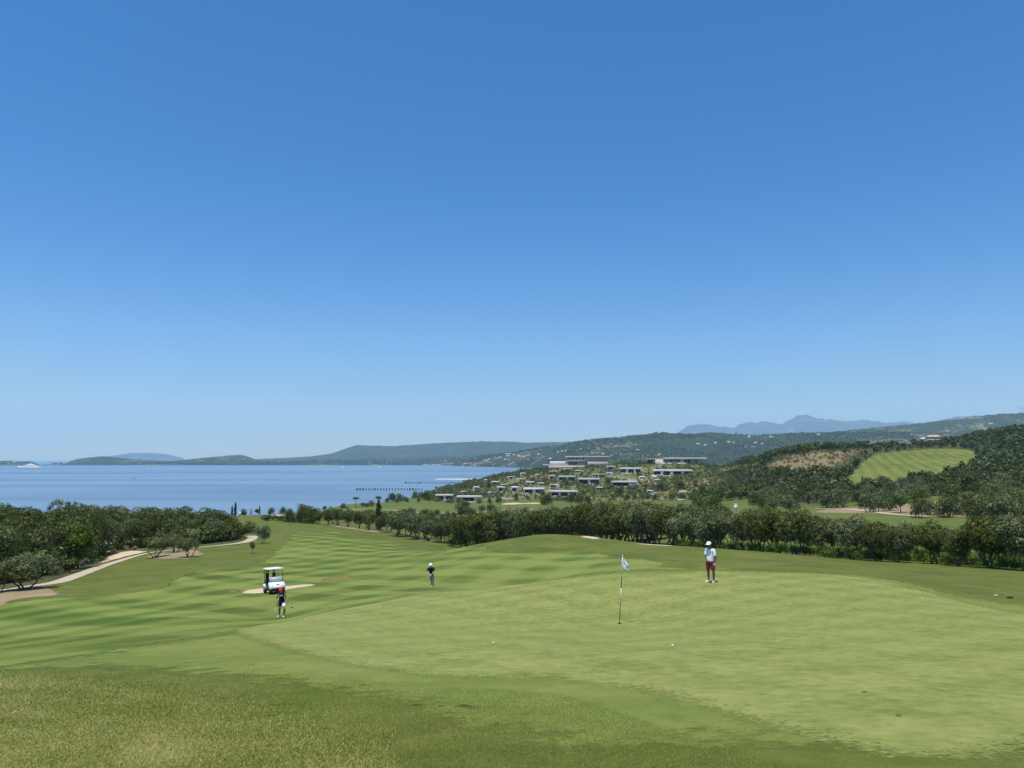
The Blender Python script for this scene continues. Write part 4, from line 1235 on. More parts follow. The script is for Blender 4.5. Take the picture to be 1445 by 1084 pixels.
def in_poly(px, u, v):
    c = False
    n = len(px)
    for i in range(n):
        (x1, y1), (x2, y2) = px[i], px[(i + 1) % n]
        if (y1 > v) != (y2 > v) and u < (x2 - x1) * (v - y1) / (y2 - y1) + x1: c = not c
    return c
def world_scatter(n, q0, q1, d0, d1, ok):
    """even spread over the ground between two distances"""
    out = []
    while len(out) < n:
        D = math.sqrt(NR.uniform(d0 * d0, d1 * d1)); q = NR.uniform(q0, q1)
        x = q * D; z = float(height(x, D))
        if z < 0.6: continue
        e = (z - EYE) / D
        b = math.tan(math.atan(e) - PITCH)
        u, v = CU + q * (CT - b * ST) * F, CV - b * F
        if ok(u, v, D): out.append((x, D, z, u, v))
    return out
RANGE_PX = [(1184, 690), (1197, 671), (1208, 660), (1222, 648), (1236, 641), (1262, 637.5), (1300, 634), (1332, 632), (1368, 633), (1384, 637), (1381, 645), (1372, 656), (1360, 664), (1345, 671), (1320, 678), (1290, 686), (1240, 692)]
BROWN_PX = [(1062, 664), (1080, 655), (1100, 645), (1130, 640), (1165, 636), (1200, 634), (1236, 634), (1232, 642), (1215, 652), (1200, 664), (1190, 672), (1168, 668), (1120, 668), (1085, 670)]
HILL_PX = [(590, 706), (606, 694), (640, 686), (680, 676), (720, 667), (742, 663), (790, 657), (830, 656), (870, 655), (900, 653.5), (960, 652), (1012, 653), (1058, 660), (1066, 692), (1010, 704), (960, 708), (900, 709), (830, 708), (760, 707.5), (690, 709), (640, 711)]
def ok_wood(u, v, D):
    if in_poly(RANGE_PX, u, v): return False
    if in_poly(BROWN_PX, u, v): return NR.random() < 0.03
    if in_poly(HILL_PX, u, v): return False
    if D < 375 and u < 1330: return False
    if D < 330: return False
    if 1225 < u < 1300 and 628 < v < 645: return NR.random() < 0.35
    if 1345 < u < 1400 and 668 < v < 690: return NR.random() < 0.45
    return u > 985
W = world_scatter(3900, 0.24, 1.0, 330, 900, ok_wood)
mass('hill_woodland', [(x, y, z, NR.uniform(0.75, 1.35)) for x, y, z, u, v in W], TREE_P, M_WOOD)
S = world_scatter(9500, -0.14, 0.36, 470, 1010, lambda u, v, D: in_poly(HILL_PX, u, v) and NR.random() < 0.25 + 1.3 * (float(vnoise(np.array((u - CU) / F * D / 26), np.array(D / 34), 5)) - 0.25))
mass('hillside_shrubs', [(x, y, z, NR.uniform(0.45, 1.3) * (2.2 if NR.random() < 0.10 else 1)) for x, y, z, u, v in S], SCRUB_P, M_SCRUB)
S = world_scatter(900, 0.26, 0.62, 440, 720, lambda u, v, D: in_poly(BROWN_PX, u, v) or (in_poly(RANGE_PX, u, v) is False and 1040 < u < 1320 and 625 < v < 690))
mass('dry_hill_shrubs', [(x, y, z, NR.uniform(0.5, 1.5)) for x, y, z, u, v in S], SCRUB_P, M_SCRUB)
# low growth on the slope under the right hand belt
S = world_scatter(420, 0.22, 0.75, 62, 120, lambda u, v, D: lerp(BELT_D, u) - 2 < D < lerp(BELT_D, u) + 16)
mass('undergrowth', [(x, y, z, NR.uniform(0.35, 0.8)) for x, y, z, u, v in S], [small_proto(940 + i, 0.8, 0.0, 1.4, 0.5, 60, 5, 0.26, 0.10) for i in range(4)], M_BRIGHT)
S = world_scatter(620, -0.75, -0.34, 75, 160, lambda u, v, D: D > hit(u, lerp(BASE_L, u))[1] + 1.5 and D < hit(u, lerp(BASE_L, u))[1] + 12 and not (150 < u < 235 and D < hit(u, lerp(BASE_L, u))[1] + 4))
mass('wood_undergrowth', [(x, y, z, NR.uniform(0.8, 2.0)) for x, y, z, u, v in S], [small_proto(950 + i, 0.8, 0.0, 1.5, 0.5, 60, 5, 0.30, 0.14) for i in range(4)], M_WOOD)
# dots of trees on the nearer ridges
def ridge_dots(grid, n, u0, u1, size, seed):
    X, Y, Z = grid
    rng = np.random.default_rng(seed)
    out = []
    while len(out) < n:
        i, j = rng.integers(2, X.shape[0] - 13), rng.integers(0, X.shape[1] - 1)
        a, b = rng.random(2)
        f = lambda G: (G[i, j] * (1 - a) + G[i + 1, j] * a) * (1 - b) + (G[i, j + 1] * (1 - a) + G[i + 1, j + 1] * a) * b
        x, y, z = f(X), f(Y), f(Z)
        u = CU + x / y * F
        if z < 2 or not u0 < u < u1: continue
        if vnoise(np.array(x / 160), np.array(y / 160), 77) < 0.38: continue
        out.append((x, y, z - 0.5, size * rng.uniform(0.7, 1.5)))
    return out
DOT_P = [small_proto(960 + i, 2.6, 0.0, 5.0, 1.4, 16, 3, 2.0, 1.4) for i in range(4)]
mass('ridge_woodland', ridge_dots(NEAR_RIDGE, 5200, 600, 1350, 1.35, 5), DOT_P, M_WOOD)
mass('shore_woodland', ridge_dots(SHORE, 900, 60, 800, 2.2, 6), DOT_P, M_WOOD)
# ------------------------------------------------------------------ people
def skin_mesh(name, chains, mat, parent, sub=2):
    """one continuous surface grown round a skeleton. chains: list of lists of (x, y, z, r) or (x, y, z, rx, ry);
    a chain that starts on an existing joint branches from it. The first joint is the root."""
    bm = bmesh.new()
    lay = bm.verts.layers.skin.verify()
    seen = {}
    first = True
    for ch in chains:
        prev = None
        for j in ch:
            key = tuple(round(c, 4) for c in j[:3])
            v = seen.get(key)
            if v is None:
                v = bm.verts.new(j[:3])
                rx = j[3]; ry = j[4] if len(j) > 4 else rx
                v[lay].radius = (rx, ry)
                v[lay].use_root = first
                first = False
                seen[key] = v
            if prev is not None and prev is not v and bm.edges.get((prev, v)) is None:
                bm.edges.new((prev, v))
            prev = v
    me = bpy.data.meshes.new(name)
    bm.to_mesh(me); bm.free()
    me.materials.append(mat)
    o = bpy.data.objects.new(name, me)
    link(o, parent)
    s = o.modifiers.new('skin', 'SKIN'); s.use_smooth_shade = True; s.branch_smoothing = 0.3
    u = o.modifiers.new('round', 'SUBSURF'); u.levels = sub; u.render_levels = sub
    return o

V3 = lambda *a: np.array(a, float)
def person(name_loc, label, J, mats, cap_dir, glove=None, sleeves=True, shorts_len=0.75, cap_brim=True, hair=None):
    """J: dict of joints (metres, x right in the photo, y away, z up): pelvis chest neck head, l/r shoulder elbow hand hip knee ankle toe"""
    root = empty('person', name_loc)
    tag(root, label, 'person', 'golfers on the course')
    skin, shirt, shorts, shoe, cap = mats
    P = {k: V3(*v) for k, v in J.items()}
    t = lambda p, r, r2=None: (*map(float, p), r) if r2 is None else (*map(float, p), r, r2)
    mid = lambda a, b, f: P[a] * (1 - f) + P[b] * f
    f = V3(cap_dir[0], cap_dir[1], 0); f /= np.linalg.norm(f)
    side = V3(-f[1], f[0], 0)
    pelvis, chest, neck, head = P['pelvis'], P['chest'], P['neck'], P['head']
    up = head - neck; up /= np.linalg.norm(up)
    ch = [[t(pelvis, .128, .10), t(pelvis * .5 + chest * .5, .112, .085), t(chest, .118, .088), t(chest * .35 + neck * .65, .070, .062), t(neck, .066), t(head - up * .07 + f * .015, .070, .076), t(head, .080, .094), t(head + up * .065, .074, .088), t(head + up * .10, .04, .05)],
          [t(head, .080, .094), t(head - up * .012 + f * .100, .012), t(head - up * .02 + f * .118, .009)]]
    for s in (-1, 1):
        ch.append([t(head, .080, .094), t(head + side * s * .086 - up * .01, .012, .022)])
    for s in ('l', 'r'):
        sh, el, ha = P[s + 'sh'], P[s + 'el'], P[s + 'ha']
        d = ha - el; d /= np.linalg.norm(d)
        wr = ha - d * .05
        ch.append([t(chest * .35 + neck * .65, .070, .062), t(sh * .94 + chest * .06, .046), t(mid(s + 'sh', s + 'el', .5), .048), t(el, .044), t(el * .6 + ha * .4, .042), t(wr, .029), t(ha, .038, .022)])
        pn = np.cross(d, f); n_ = np.linalg.norm(pn)
        pn = pn / n_ if n_ > .2 else side
        curl = np.cross(pn, d)
        for k in range(4):                                          # four fingers, curled round the grip
            L = (.055, .064, .060, .046)[k]
            b = ha + pn * (k - 1.5) * .019 + d * .03
            p1 = b + d * L * .55 + curl * .010
            p2 = p1 + d * L * .25 + curl * L * .45
            p3 = p2 - d * L * .15 + curl * L * .35
            ch.append([t(ha, .038, .022), t(b, .0105), t(p1, .0095), t(p2, .009), t(p3, .0078)])
        b = ha - pn * .040 - d * .005
        ch.append([t(ha, .038, .022), t(b, .012), t(b + d * .028 - pn * .008 + curl * .018, .0105), t(b + d * .045 + curl * .034 + pn * .008, .009)])
        hp, kn, an, to = P[s + 'hip'], P[s + 'kn'], P[s + 'an'], P[s + 'toe']
        cal = mid(s + 'kn', s + 'an', .3)
        ch.append([t(pelvis, .128, .10), t(hp, .084), t(mid(s + 'hip', s + 'kn', .5), .078), t(kn, .060), t(cal - f * .012, .062), t(mid(s + 'kn', s + 'an', .7), .046), t(an, .038), t(an * .4 + to * .6 - V3(0, 0, .03), .036, .028), t(to - V3(0, 0, .0), .030, .022)])
    skin_mesh('body', ch, skin, root)
    # shirt
    midb = pelvis * .5 + chest * .5
    yk = chest * .40 + neck * .60
    shw = min(1.0, np.linalg.norm(P['lsh'] - P['rsh']) / .36)
    sc = [[t(pelvis + V3(0, 0, -.05), .184, .172), t(pelvis + V3(0, 0, .01), .186, .172), t(midb, .172 * shw, .158), t(chest, .178 * shw, .142), t(yk, .125, .105), t(neck - V3(0, 0, .012), .072), t(neck + V3(0, 0, .012), .066)]]
    for s in ('l', 'r'):
        if sleeves:
            sc.append([t(yk, .125, .105), t(P[s + 'sh'] * .90 + yk * .10, .074), t(mid(s + 'sh', s + 'el', .45), .068), t(mid(s + 'sh', s + 'el', .72), .066), t(mid(s + 'sh', s + 'el', .86), .063)])
        else:
            sc.append([t(yk, .125, .105), t(P[s + 'sh'] * .85 + yk * .15, .074), t(P[s + 'sh'], .068)])
    skin_mesh('shirt', sc, shirt, root)
    sh = [[t(pelvis + V3(0, 0, .10), .165, .155), t(pelvis + V3(0, 0, .05), .172, .160), t(pelvis, .174, .162)]]
    for s in ('l', 'r'):
        sh.append([t(pelvis, .174, .162), t(P[s + 'hip'] - V3(0, 0, .03), .120), t(mid(s + 'hip', s + 'kn', .5), .106), t(mid(s + 'hip', s + 'kn', shorts_len), .098), t(mid(s + 'hip', s + 'kn', shorts_len + .12), .092)])
    skin_mesh('shorts', sh, shorts, root)
    skin_mesh('belt', [[t(pelvis + V3(0, 0, -.072), .172, .162), t(pelvis + V3(0, 0, -.045), .172, .162)]], M_BLACK, root, 1)
    for s in ('l', 'r'):
        an, to = P[s + 'an'], P[s + 'toe']
        h = an - (to - an) * V3(1, 1, 0) * .18
        g = min(an[2], to[2]) - .02
        skin_mesh('shoe', [[t(V3(h[0], h[1], to[2] + .012), .042, .040), t(V3(*(an * .6 + to * .4)[:2], to[2] + .012), .048, .040), t(to, .042, .030), t(to + (to - an) * V3(1, 1, 0) * .12, .028, .020)],
                           [t(V3(*(an * .6 + to * .4)[:2], to[2] + .012), .048, .040), t(an - V3(0, 0, .01), .042)]], shoe, root)
        if glove == s:
            ha, el = P[s + 'ha'], P[s + 'el']
            d = (ha - el) / np.linalg.norm(ha - el)
            skin_mesh('glove', [[t(ha - d * .055, .034, .030), t(ha, .046, .032), t(ha + d * .035, .044, .030)]], M_WHITECLOTH, root)
    # cap: crown and brim
    c = head + up * .045
    mb = MB()
    prof = [(.104, -.005), (.106, .03), (.098, .065), (.070, .095), (.03, .108), (.001, .11)]
    mb.lathe(prof, tuple(c), 16)
    n = 9
    ang = np.linspace(-1.15, 1.15, n)
    base_a = math.atan2(f[1], f[0])
    vv, q = [], []
    for a in ang:
        r2 = .100 + .085 * math.cos(a * 1.3) ** 0.7
        for r, dz in ((.098, .012), (r2, -.012)):
            for z in (0, -.006):
                vv.append((c[0] + r * math.cos(base_a + a), c[1] + r * math.sin(base_a + a), c[2] + dz + z))
    for i in range(n - 1):
        a, b = i * 4, i * 4 + 4
        q += [(a, a + 2, b + 2, b), (a + 1, b + 1, b + 3, a + 3), (a + 2, a + 3, b + 3, b + 2)]
    mb.add(vv, q)
    mb.build('cap', cap, root, True)
    # face
    for s in (-1, 1):
        e = head + f * .090 + side * s * .032 + up * .012
        MB().lathe([(.0005, -.009), (.009, -.004), (.010, 0), (.009, .004), (.0005, .009)], tuple(e), 8).build('eye', M_BLACK, root, True)
    mt = head + f * .088 - up * .052
    MB().tube([mt - side * .022, mt + f * .006, mt + side * .022], [.004, .006, .004], 6).build('mouth', M_LIP, root, True)
    if hair is not None:
        hb = MB()
        hc = head - f * .028 + up * .0
        hb.lathe([(.02, -.085), (.075, -.06), (.095, -.01), (.096, .04), (.06, .07)], tuple(hc), 14)
        hb.build('hair', hair, root, True)
    return root

M_BLACK = simple_mat('black_plastic', (0.012, 0.012, 0.013), 0.5, 0.4)
M_LIP = simple_mat('lips', (0.20, 0.07, 0.06), 0.5)
M_WHITECLOTH = simple_mat('white_cloth', (0.80, 0.81, 0.83), 0.85, 0.1, 0.05)
M_SKIN_DARK = simple_mat('tanned_skin', (0.17, 0.085, 0.052), 0.55, 0.35)
M_SKIN_FAIR = simple_mat('fair_skin', (0.50, 0.30, 0.21), 0.55, 0.35)
M_SKIN_MID = simple_mat('brown_skin', (0.34, 0.18, 0.12), 0.55, 0.35)
M_SHIRT_W = simple_mat('white_polo', (0.74, 0.78, 0.84), 0.9, 0.1, 0.08, 14)
M_SHIRT_N = simple_mat('navy_polo', (0.012, 0.018, 0.045), 0.9, 0.1)
M_SHORT_R = simple_mat('red_shorts', (0.22, 0.026, 0.042), 0.9, 0.1, 0.10, 14)
M_SHORT_G = simple_mat('grey_blue_shorts', (0.17, 0.24, 0.30), 0.9, 0.1)
M_SHORT_W = simple_mat('white_shorts', (0.78, 0.78, 0.80), 0.9, 0.1)
M_SHOE_W = simple_mat('white_shoes', (0.78, 0.79, 0.80), 0.5, 0.4)
M_CAP_W = simple_mat('white_cap', (0.82, 0.82, 0.82), 0.85, 0.1, 0.05)
M_CAP_R = simple_mat('red_cap', (0.62, 0.03, 0.045), 0.85, 0.1, 0.1)
M_HAIR = simple_mat('dark_hair', (0.020, 0.013, 0.010), 0.6, 0.3)
M_STEEL = simple_mat('brushed_steel', (0.42, 0.43, 0.45), 0.35, 0.5, 0.1, 20, 0.8)
M_DARKSTEEL = simple_mat('dark_steel', (0.05, 0.06, 0.07), 0.4, 0.5, 0.1, 20, 0.3)

def club(name, grip, tip, label, cat, head='blade', yaw=0.0, hm=None):
    """golf club from grip end to the head"""
    g, p = V3(*grip), V3(*tip)
    root = empty(name, tuple(p))
    tag(root, label, cat)
    g = g - p
    p = V3(0, 0, 0)
    d = (p - g) / np.linalg.norm(p - g)
    MB().tube([g, g + d * .14, g + d * .27], [.015, .0135, .011], 8).build('grip', M_BLACK, root, True)
    MB().tube([g + d * .27, p - d * .02], [.0065, .005], 6).build('shaft', M_STEEL, root, True)
    c, s = math.cos(yaw), math.sin(yaw)
    mb = MB()
    if head == 'mallet':
        poly = [(-.06, -.02), (.06, -.02), (.062, .01), (.045, .06), (.0, .075), (-.045, .06), (-.062, .01)]
    elif head == 'blade':
        poly = [(-.055, -.012), (.055, -.012), (.06, .008), (.02, .016), (-.055, .012)]
    else:
        poly = [(-.05, -.025), (.055, -.03), (.075, .02), (.05, .07), (-.01, .08), (-.05, .04)]
    poly = [(x * c - y * s, x * s + y * c) for x, y in poly]
    mb.prism(poly, -.02, .022)
    mb.build('head', hm or M_DARKSTEEL, root)
    return root

# man in white
w = spot(1003, 33.0)
person(tuple(w), 'man in white polo, red shorts and white cap standing on the green', dict(
    pelvis=(-.005, 0, .93), chest=(.01, .01, 1.30), neck=(-.01, -.01, 1.475), head=(-.04, -.035, 1.615),
    rsh=(-.145, .10, 1.405), rel=(-.185, .06, 1.12), rha=(-.12, -.09, .93), lsh=(.165, -.10, 1.395), lel=(.17, -.16, 1.09), lha=(.135, -.21, .80),
    rhip=(-.085, .05, .88), rkn=(-.10, .0, .48), ran=(-.075, .03, .09), rtoe=(-.23, -.06, .035),
    lhip=(.075, -.05, .88), lkn=(.105, -.09, .48), lan=(.12, -.06, .09), ltoe=(.03, -.22, .035)),
    (M_SKIN_DARK, M_SHIRT_W, M_SHORT_R, M_SHOE_W, M_CAP_W), (-.75, -.66), glove='l', hair=M_HAIR)
club('putter', (w[0] + .25, w[1] - .13, w[2] + 1.16), (w[0] - .065, w[1] - .27, w[2] + .022), 'putter with a dark mallet head held by the man in white', 'putter', 'mallet', 0.5)
# man chipping at the fairway edge
w2 = spot(610, 53.0)
person(tuple(w2), 'man in navy polo, grey shorts and white cap bending over his club', dict(
    pelvis=(-.075, .05, .90), chest=(-.10, -.03, 1.22), neck=(-.105, -.08, 1.41), head=(-.115, -.12, 1.53),
    rsh=(-.285, -.02, 1.33), rel=(-.36, -.10, 1.08), rha=(-.115, -.27, .89), lsh=(.09, -.04, 1.34), lel=(.165, -.13, 1.13), lha=(-.085, -.30, .865),
    rhip=(-.155, .05, .86), rkn=(-.09, -.01, .49), ran=(-.035, .06, .09), rtoe=(-.08, -.12, .035),
    lhip=(.01, .05, .86), lkn=(.035, .0, .49), lan=(.075, .06, .09), ltoe=(.09, -.12, .035)),
    (M_SKIN_FAIR, M_SHIRT_N, M_SHORT_G, M_SHOE_W, M_CAP_W), (0.05, -1), glove='r', hair=M_HAIR)
club('golf_club', (w2[0] - .125, w2[1] - .17, w2[2] + .97), (w2[0] + .17, w2[1] - .85, w2[2] + .60), 'golf club swung low by the man in the navy polo', 'golf club', 'blade', 0.3)
# woman by the cart
w3 = spot(397, 40.0)
wp = person(tuple(w3), 'woman in red cap, dark top and white shorts in front of the golf cart', dict(
    pelvis=(-.01, 0, .78), chest=(.0, -.04, 1.10), neck=(-.02, -.06, 1.27), head=(-.035, -.09, 1.385),
    rsh=(-.145, -.03, 1.20), rel=(-.29, -.02, .95), rha=(-.15, -.14, .72), lsh=(.145, -.04, 1.215), lel=(.235, .0, .96), lha=(.335, -.12, .84),
    rhip=(-.085, .01, .73), rkn=(-.10, -.02, .40), ran=(-.135, .03, .085), rtoe=(-.16, -.15, .03),
    lhip=(.075, -.01, .74), lkn=(.215, -.20, .44), lan=(.175, -.10, .09), ltoe=(.17, -.28, .035)),
    (M_SKIN_MID, M_SHIRT_N, M_SHORT_W, M_SHOE_W, M_CAP_R), (0.1, -1), glove='l', sleeves=False, shorts_len=0.6, hair=M_HAIR)
# white panel across her top, dark apron-like wrap over one thigh
skin_mesh('yoke', [[(-.10, -.120, 1.13, .075, .06), (.0, -.140, 1.12, .085, .06), (.10, -.120, 1.13, .075, .06)]], M_WHITECLOTH, wp)
skin_mesh('wrap', [[(-.02, -.01, .88, .176, .148), (-.04, -.01, .74, .18, .15), (-.085, -.02, .62, .140, .125), (-.088, -.02, .56, .132, .12)]], M_SHIRT_N, wp)
club('golf_club', (w3[0] - .13, w3[1] - .17, w3[2] + .80), (w3[0] - .47, w3[1] - .30, w3[2] - .03), 'thin golf club touching the grass on the left of the woman in the red cap', 'golf club', 'blade', 0.2)
club('golf_club', (w3[0] + .24, w3[1] - .13, w3[2] + .97), (w3[0] + .62, w3[1] - .25, w3[2] + .52), 'short golf club held out on the right by the woman in the red cap', 'golf club', 'blade', 0.2)
# ------------------------------------------------------------------ flag, balls, golf cart
M_WHITE = simple_mat('white_paint', (0.78, 0.78, 0.77), 0.4, 0.4, 0.05)
M_BALL_Y = simple_mat('yellow_ball_paint', (0.75, 0.72, 0.06), 0.4, 0.4, 0.05)
def flag_cloth_mat():
    m, nt, out = new_mat('flag_cloth')
    v = coords(nt)
    sep = nd(nt, 'ShaderNodeSeparateXYZ'); nt.links.new(v, sep.inputs[0])
    wv = nd(nt, 'ShaderNodeTexWave', wave_type='BANDS', bands_direction='Z')
    wv.inputs['Scale'].default_value = 9; wv.inputs['Distortion'].default_value = 3
    nt.links.new(v, wv.inputs[0])
    c = mix(nt, noise(nt, v, 12, 3), (0.80, 0.82, 0.86), (0.86, 0.87, 0.90))
    p = nd(nt, 'ShaderNodeBsdfPrincipled'); nt.links.new(c, p.inputs['Base Color']); p.inputs['Roughness'].default_value = 0.9
    tr = nd(nt, 'ShaderNodeBsdfTranslucent'); nt.links.new(c, tr.inputs[0])
    mx = nd(nt, 'ShaderNodeMixShader'); mx.inputs[0].default_value = 0.3
    nt.links.new(p.outputs[0], mx.inputs[1]); nt.links.new(tr.outputs[0], mx.inputs[2]); nt.links.new(mx.outputs[0], out.inputs[0])
    return m
M_FLAG = flag_cloth_mat()
M_FLAGBLUE = simple_mat('flag_print', (0.16, 0.24, 0.50), 0.9, 0.1)
fp = spot(874.2, 25.0)
fl = empty('flagstick', tuple(fp))
tag(fl, 'black and white golf flagstick with a limp white flag in the hole on the green', 'flagstick')
LEAN = V3(.135, .0, 2.22)
seg = [(0.0, .305, M_BLACK), (.305, .525, M_WHITE), (.525, .695, M_BLACK), (.695, 1.0, M_WHITE)]
for a, b, m in seg:
    MB().tube([LEAN * a, LEAN * b], [.0125, .0115], 8).build('pole', m, fl, True)
MB().lathe([(.056, .008), (.054, .002), (.050, -.02), (.0, -.021)], (0, 0, 0.02), 16).build('cup', M_BLACK, fl)
MB().lathe([(.0, .03), (.016, .022), (.02, 0), (.013, -.03)], tuple(LEAN), 8).build('knob', M_WHITE, fl, True)
# cloth: hung from the pole, the free corner fallen down
nu, nv = 12, 14
vv = []
for i in range(nu + 1):
    s = i / nu
    for j in range(nv + 1):
        t = j / nv
        top = V3(.0, 0, .0) + s * V3(.255, .035, -.345)
        bot = V3(-.018, 0, -.315) + s * V3(.185, -.05, -.185)
        p = top * (1 - t) + bot * t
        p[1] += .030 * math.sin(s * 7.0 + t * 1.5) * s ** .5
        p[0] += .010 * math.sin(t * 6 + s * 3) * s
        vv.append(p + LEAN * .985)
q = [(i * (nv + 1) + j, (i + 1) * (nv + 1) + j, (i + 1) * (nv + 1) + j + 1, i * (nv + 1) + j + 1) for i in range(nu) for j in range(nv)]
fo = mesh_np('flag', vv, np.array(q), M_FLAG, fl, True)
fo.data.materials.append(M_FLAGBLUE)
mi = np.zeros(len(q), np.int32)
for i in range(nu):
    for j in range(nv):
        if (i in (3, 4) and 4 <= j <= 7) or (i == 6 and 5 <= j <= 9) or (i in (7, 8) and j in (6, 8)) or (j == nv - 1 and i >= 8):
            mi[i * nv + j] = 1
fo.data.polygons.foreach_set('material_index', mi)
sm = fo.modifiers.new('thick', 'SOLIDIFY'); sm.thickness = 0.003

M_DIVOT = simple_mat('bare_earth', (0.085, 0.055, 0.030), 0.95, 0.1, 0.4, 30)
def ball(u, v, mat, label):
    p = hit(u, v)
    o = MB().lathe([(max(.0005, .0215 * math.sin(a)), -.0215 * math.cos(a)) for a in np.linspace(0, math.pi, 12)], (0, 0, .0215), 16).build('golf_ball', mat, None, True)
    o.location = (p[0], p[1], p[2] + .012 + 3 * .00016 * p[1])
    tag(o, label, 'golf ball', 'golf balls on the green')
ball(696, 910, M_WHITE, 'white golf ball lying on the green left of the flagstick')
ball(949, 914, M_WHITE, 'white golf ball lying on the green just right of the flagstick')
ball(1302, 847, M_BALL_Y, 'yellow golf ball near the far right edge of the green')
for u, v, a, b in ((588, 995.5, .070, .030), (623, 997, .060, .026), (655, 996.5, .065, .034)):
    p = hit(u, v)
    poly = [(a * math.cos(t) * R.uniform(.75, 1.1), b * math.sin(t) * R.uniform(.7, 1.1)) for t in np.linspace(0, 6.28, 11)[:-1]]
    V = [(p[0] + x, p[1] + y, float(height(p[0] + x, p[1] + y)) + .010 + .0005 * p[1]) for x, y in poly] + [(p[0], p[1], float(height(p[0], p[1])) + .010 + .0005 * p[1])]
    o = mesh_np('divot', V, np.array([(i, (i + 1) % 10, 10) for i in range(10)]), M_DIVOT)
    tag(o, {588: 'leftmost of three bare brown divots in the fringe before the green', 623: 'middle one of three bare divots in the fringe before the green', 655: 'dark rightmost one of three bare divots in the fringe before the green'}[u], 'divot', 'divots in the fringe')
for u, v, l in ((1220, 978, 'small dark pitch mark on the green'), (1268, 1011.5, 'larger dark pitch mark lowest on the right of the green')):
    p = hit(u, v)
    o = MB().lathe([(.05, 0), (.045, .004), (.02, .002), (.0, .0)], (0, 0, 0), 10).build('pitch_mark', simple_mat('scuffed_turf', (0.07, 0.085, 0.03), 0.9, 0.1, 0.3, 40))
    o.location = (p[0], p[1], p[2] + .012 + .0005 * p[1]); o.scale = (.75, .32, 1)
    tag(o, l, 'pitch mark', 'pitch marks on the green')
p = hit(1405.5, 841.3)
o = MB().box((0, 0, .03), (.16, .08, .05), .3, .015).box((.0, 0, .055), (.08, .05, .02), .3, .005).build('sprinkler_cover', M_BRONZE if 0 else simple_mat('pale_plastic', (0.5, 0.5, 0.46), 0.7))
o.location = tuple(p); tag(o, 'small pale cover in the dark grass right of the green', 'sprinkler')
p = hit(1425, 844.5)
o = MB().box((0, 0, .03), (.26, .09, .05), .1, .015).box((.0, 0, .06), (.12, .05, .02), .1, .005).build('sprinkler_cover', M_BLACK)
o.location = tuple(p); tag(o, 'small black cover in the dark grass right of the green', 'sprinkler')

# golf cart: x forward, y left
M_CART = simple_mat('cart_white', (0.80, 0.80, 0.78), 0.30, 0.5, 0.03)
M_SEAT = simple_mat('cart_seat', (0.035, 0.034, 0.034), 0.6, 0.4, 0.2)
M_TYRE = simple_mat('tyre_rubber', (0.018, 0.018, 0.018), 0.85, 0.2)
M_BRONZE = simple_mat('plate', (0.40, 0.30, 0.18), 0.5, 0.4)
def glass_mat():
    m, nt, out = new_mat('windshield')
    p = principled(nt, out, (0.62, 0.70, 0.74), 0.12, 0.6)
    tr = nd(nt, 'ShaderNodeBsdfTransparent'); tr.inputs[0].default_value = (0.8, 0.86, 0.88, 1)
    mx = nd(nt, 'ShaderNodeMixShader'); mx.inputs[0].default_value = 0.55
    nt.links.new(tr.outputs[0], mx.inputs[1]); nt.links.new(p.outputs[0], mx.inputs[2]); nt.links.new(mx.outputs[0], out.inputs[0])
    return m
M_SHIELD = glass_mat()
cp = spot(386.5, 52.5)
cart = empty('golf_cart', (cp[0], cp[1], cp[2] + 0.01))
tag(cart, 'white two seat golf cart with roof, parked in front of the fairway bunker', 'golf cart')
nrm = normal_at(cp[0], cp[1], 0.8)
fwd = Vector((0.53, -0.85, 0)); fwd = (fwd - nrm * fwd.dot(nrm)).normalized()
lef = nrm.cross(fwd).normalized()
cart.rotation_euler = Matrix((fwd, lef, nrm)).transposed().to_euler()
cart.scale = (.9, .9, .9)
MB().prism([(.52, .42), (1.18, .34), (1.22, .50), (1.10, .70), (.72, .86), (.58, .86), (.56, .62)], -.56, .56, 'xzy').build('cowl', M_CART, cart)
MB().prism([(-1.12, .36), (-.42, .30), (-.36, .50), (-.40, .66), (-1.10, .68), (-1.16, .56)], -.58, .58, 'xzy').build('rear_body', M_CART, cart)
MB().box((0, 0, .27), (2.2, .98, .12), 0, .02).box((-.05, 0, .36), (1.15, 1.06, .05), 0, .01).build('chassis', M_BLACK, cart)
MB().box((1.22, 0, .38), (.09, 1.00, .13), 0, .03).build('bumper', M_BLACK, cart)
for s in (-1, 1):
    MB().box((1.165, s * .40, .56), (.06, .20, .09), 0, .02).build('headlight', M_SHIELD, cart)
MB().box((1.115, 0, .70), (.03, .24, .08), 0, .008).build('plate', M_BRONZE, cart)
MB().box((.58, 0, .84), (.22, 1.06, .10), 0, .03).build('dashboard', M_BLACK, cart)
for s in (-1, 1):
    MB().tube([(.66, s * .52, .84), (.52, s * .53, 1.30), (.38, s * .53, 1.78)], .020, 8).build('post', M_BLACK, cart, True)
    MB().tube([(-.62, s * .53, .66), (-.74, s * .53, 1.2), (-.80, s * .53, 1.78)], .020, 8).build('post', M_BLACK, cart, True)
MB().box((-.22, 0, 1.83), (1.55, 1.22, .07), 0, .03).box((-.22, 0, 1.88), (1.30, 1.0, .05), 0, .02).build('roof', M_CART, cart)
MB().prism([(.665, .88), (.56, 1.24), (.548, 1.237), (.652, .878)], -.50, .50, 'xzy').build('windshield', M_SHIELD, cart)
MB().box((-.28, 0, .62), (.55, 1.02, .16), 0, .05).build('seat', M_SEAT, cart)
MB().box((-.56, 0, .92), (.12, 1.02, .42), 0, .05).build('backrest', M_SEAT, cart)
MB().box((-.30, .545, .80), (.40, .05, .06), 0, .015).box((-.30, -.545, .80), (.40, .05, .06), 0, .015).build('armrest', M_BLACK, cart)
a = np.linspace(0, 2 * math.pi, 17)
tl = 0.9
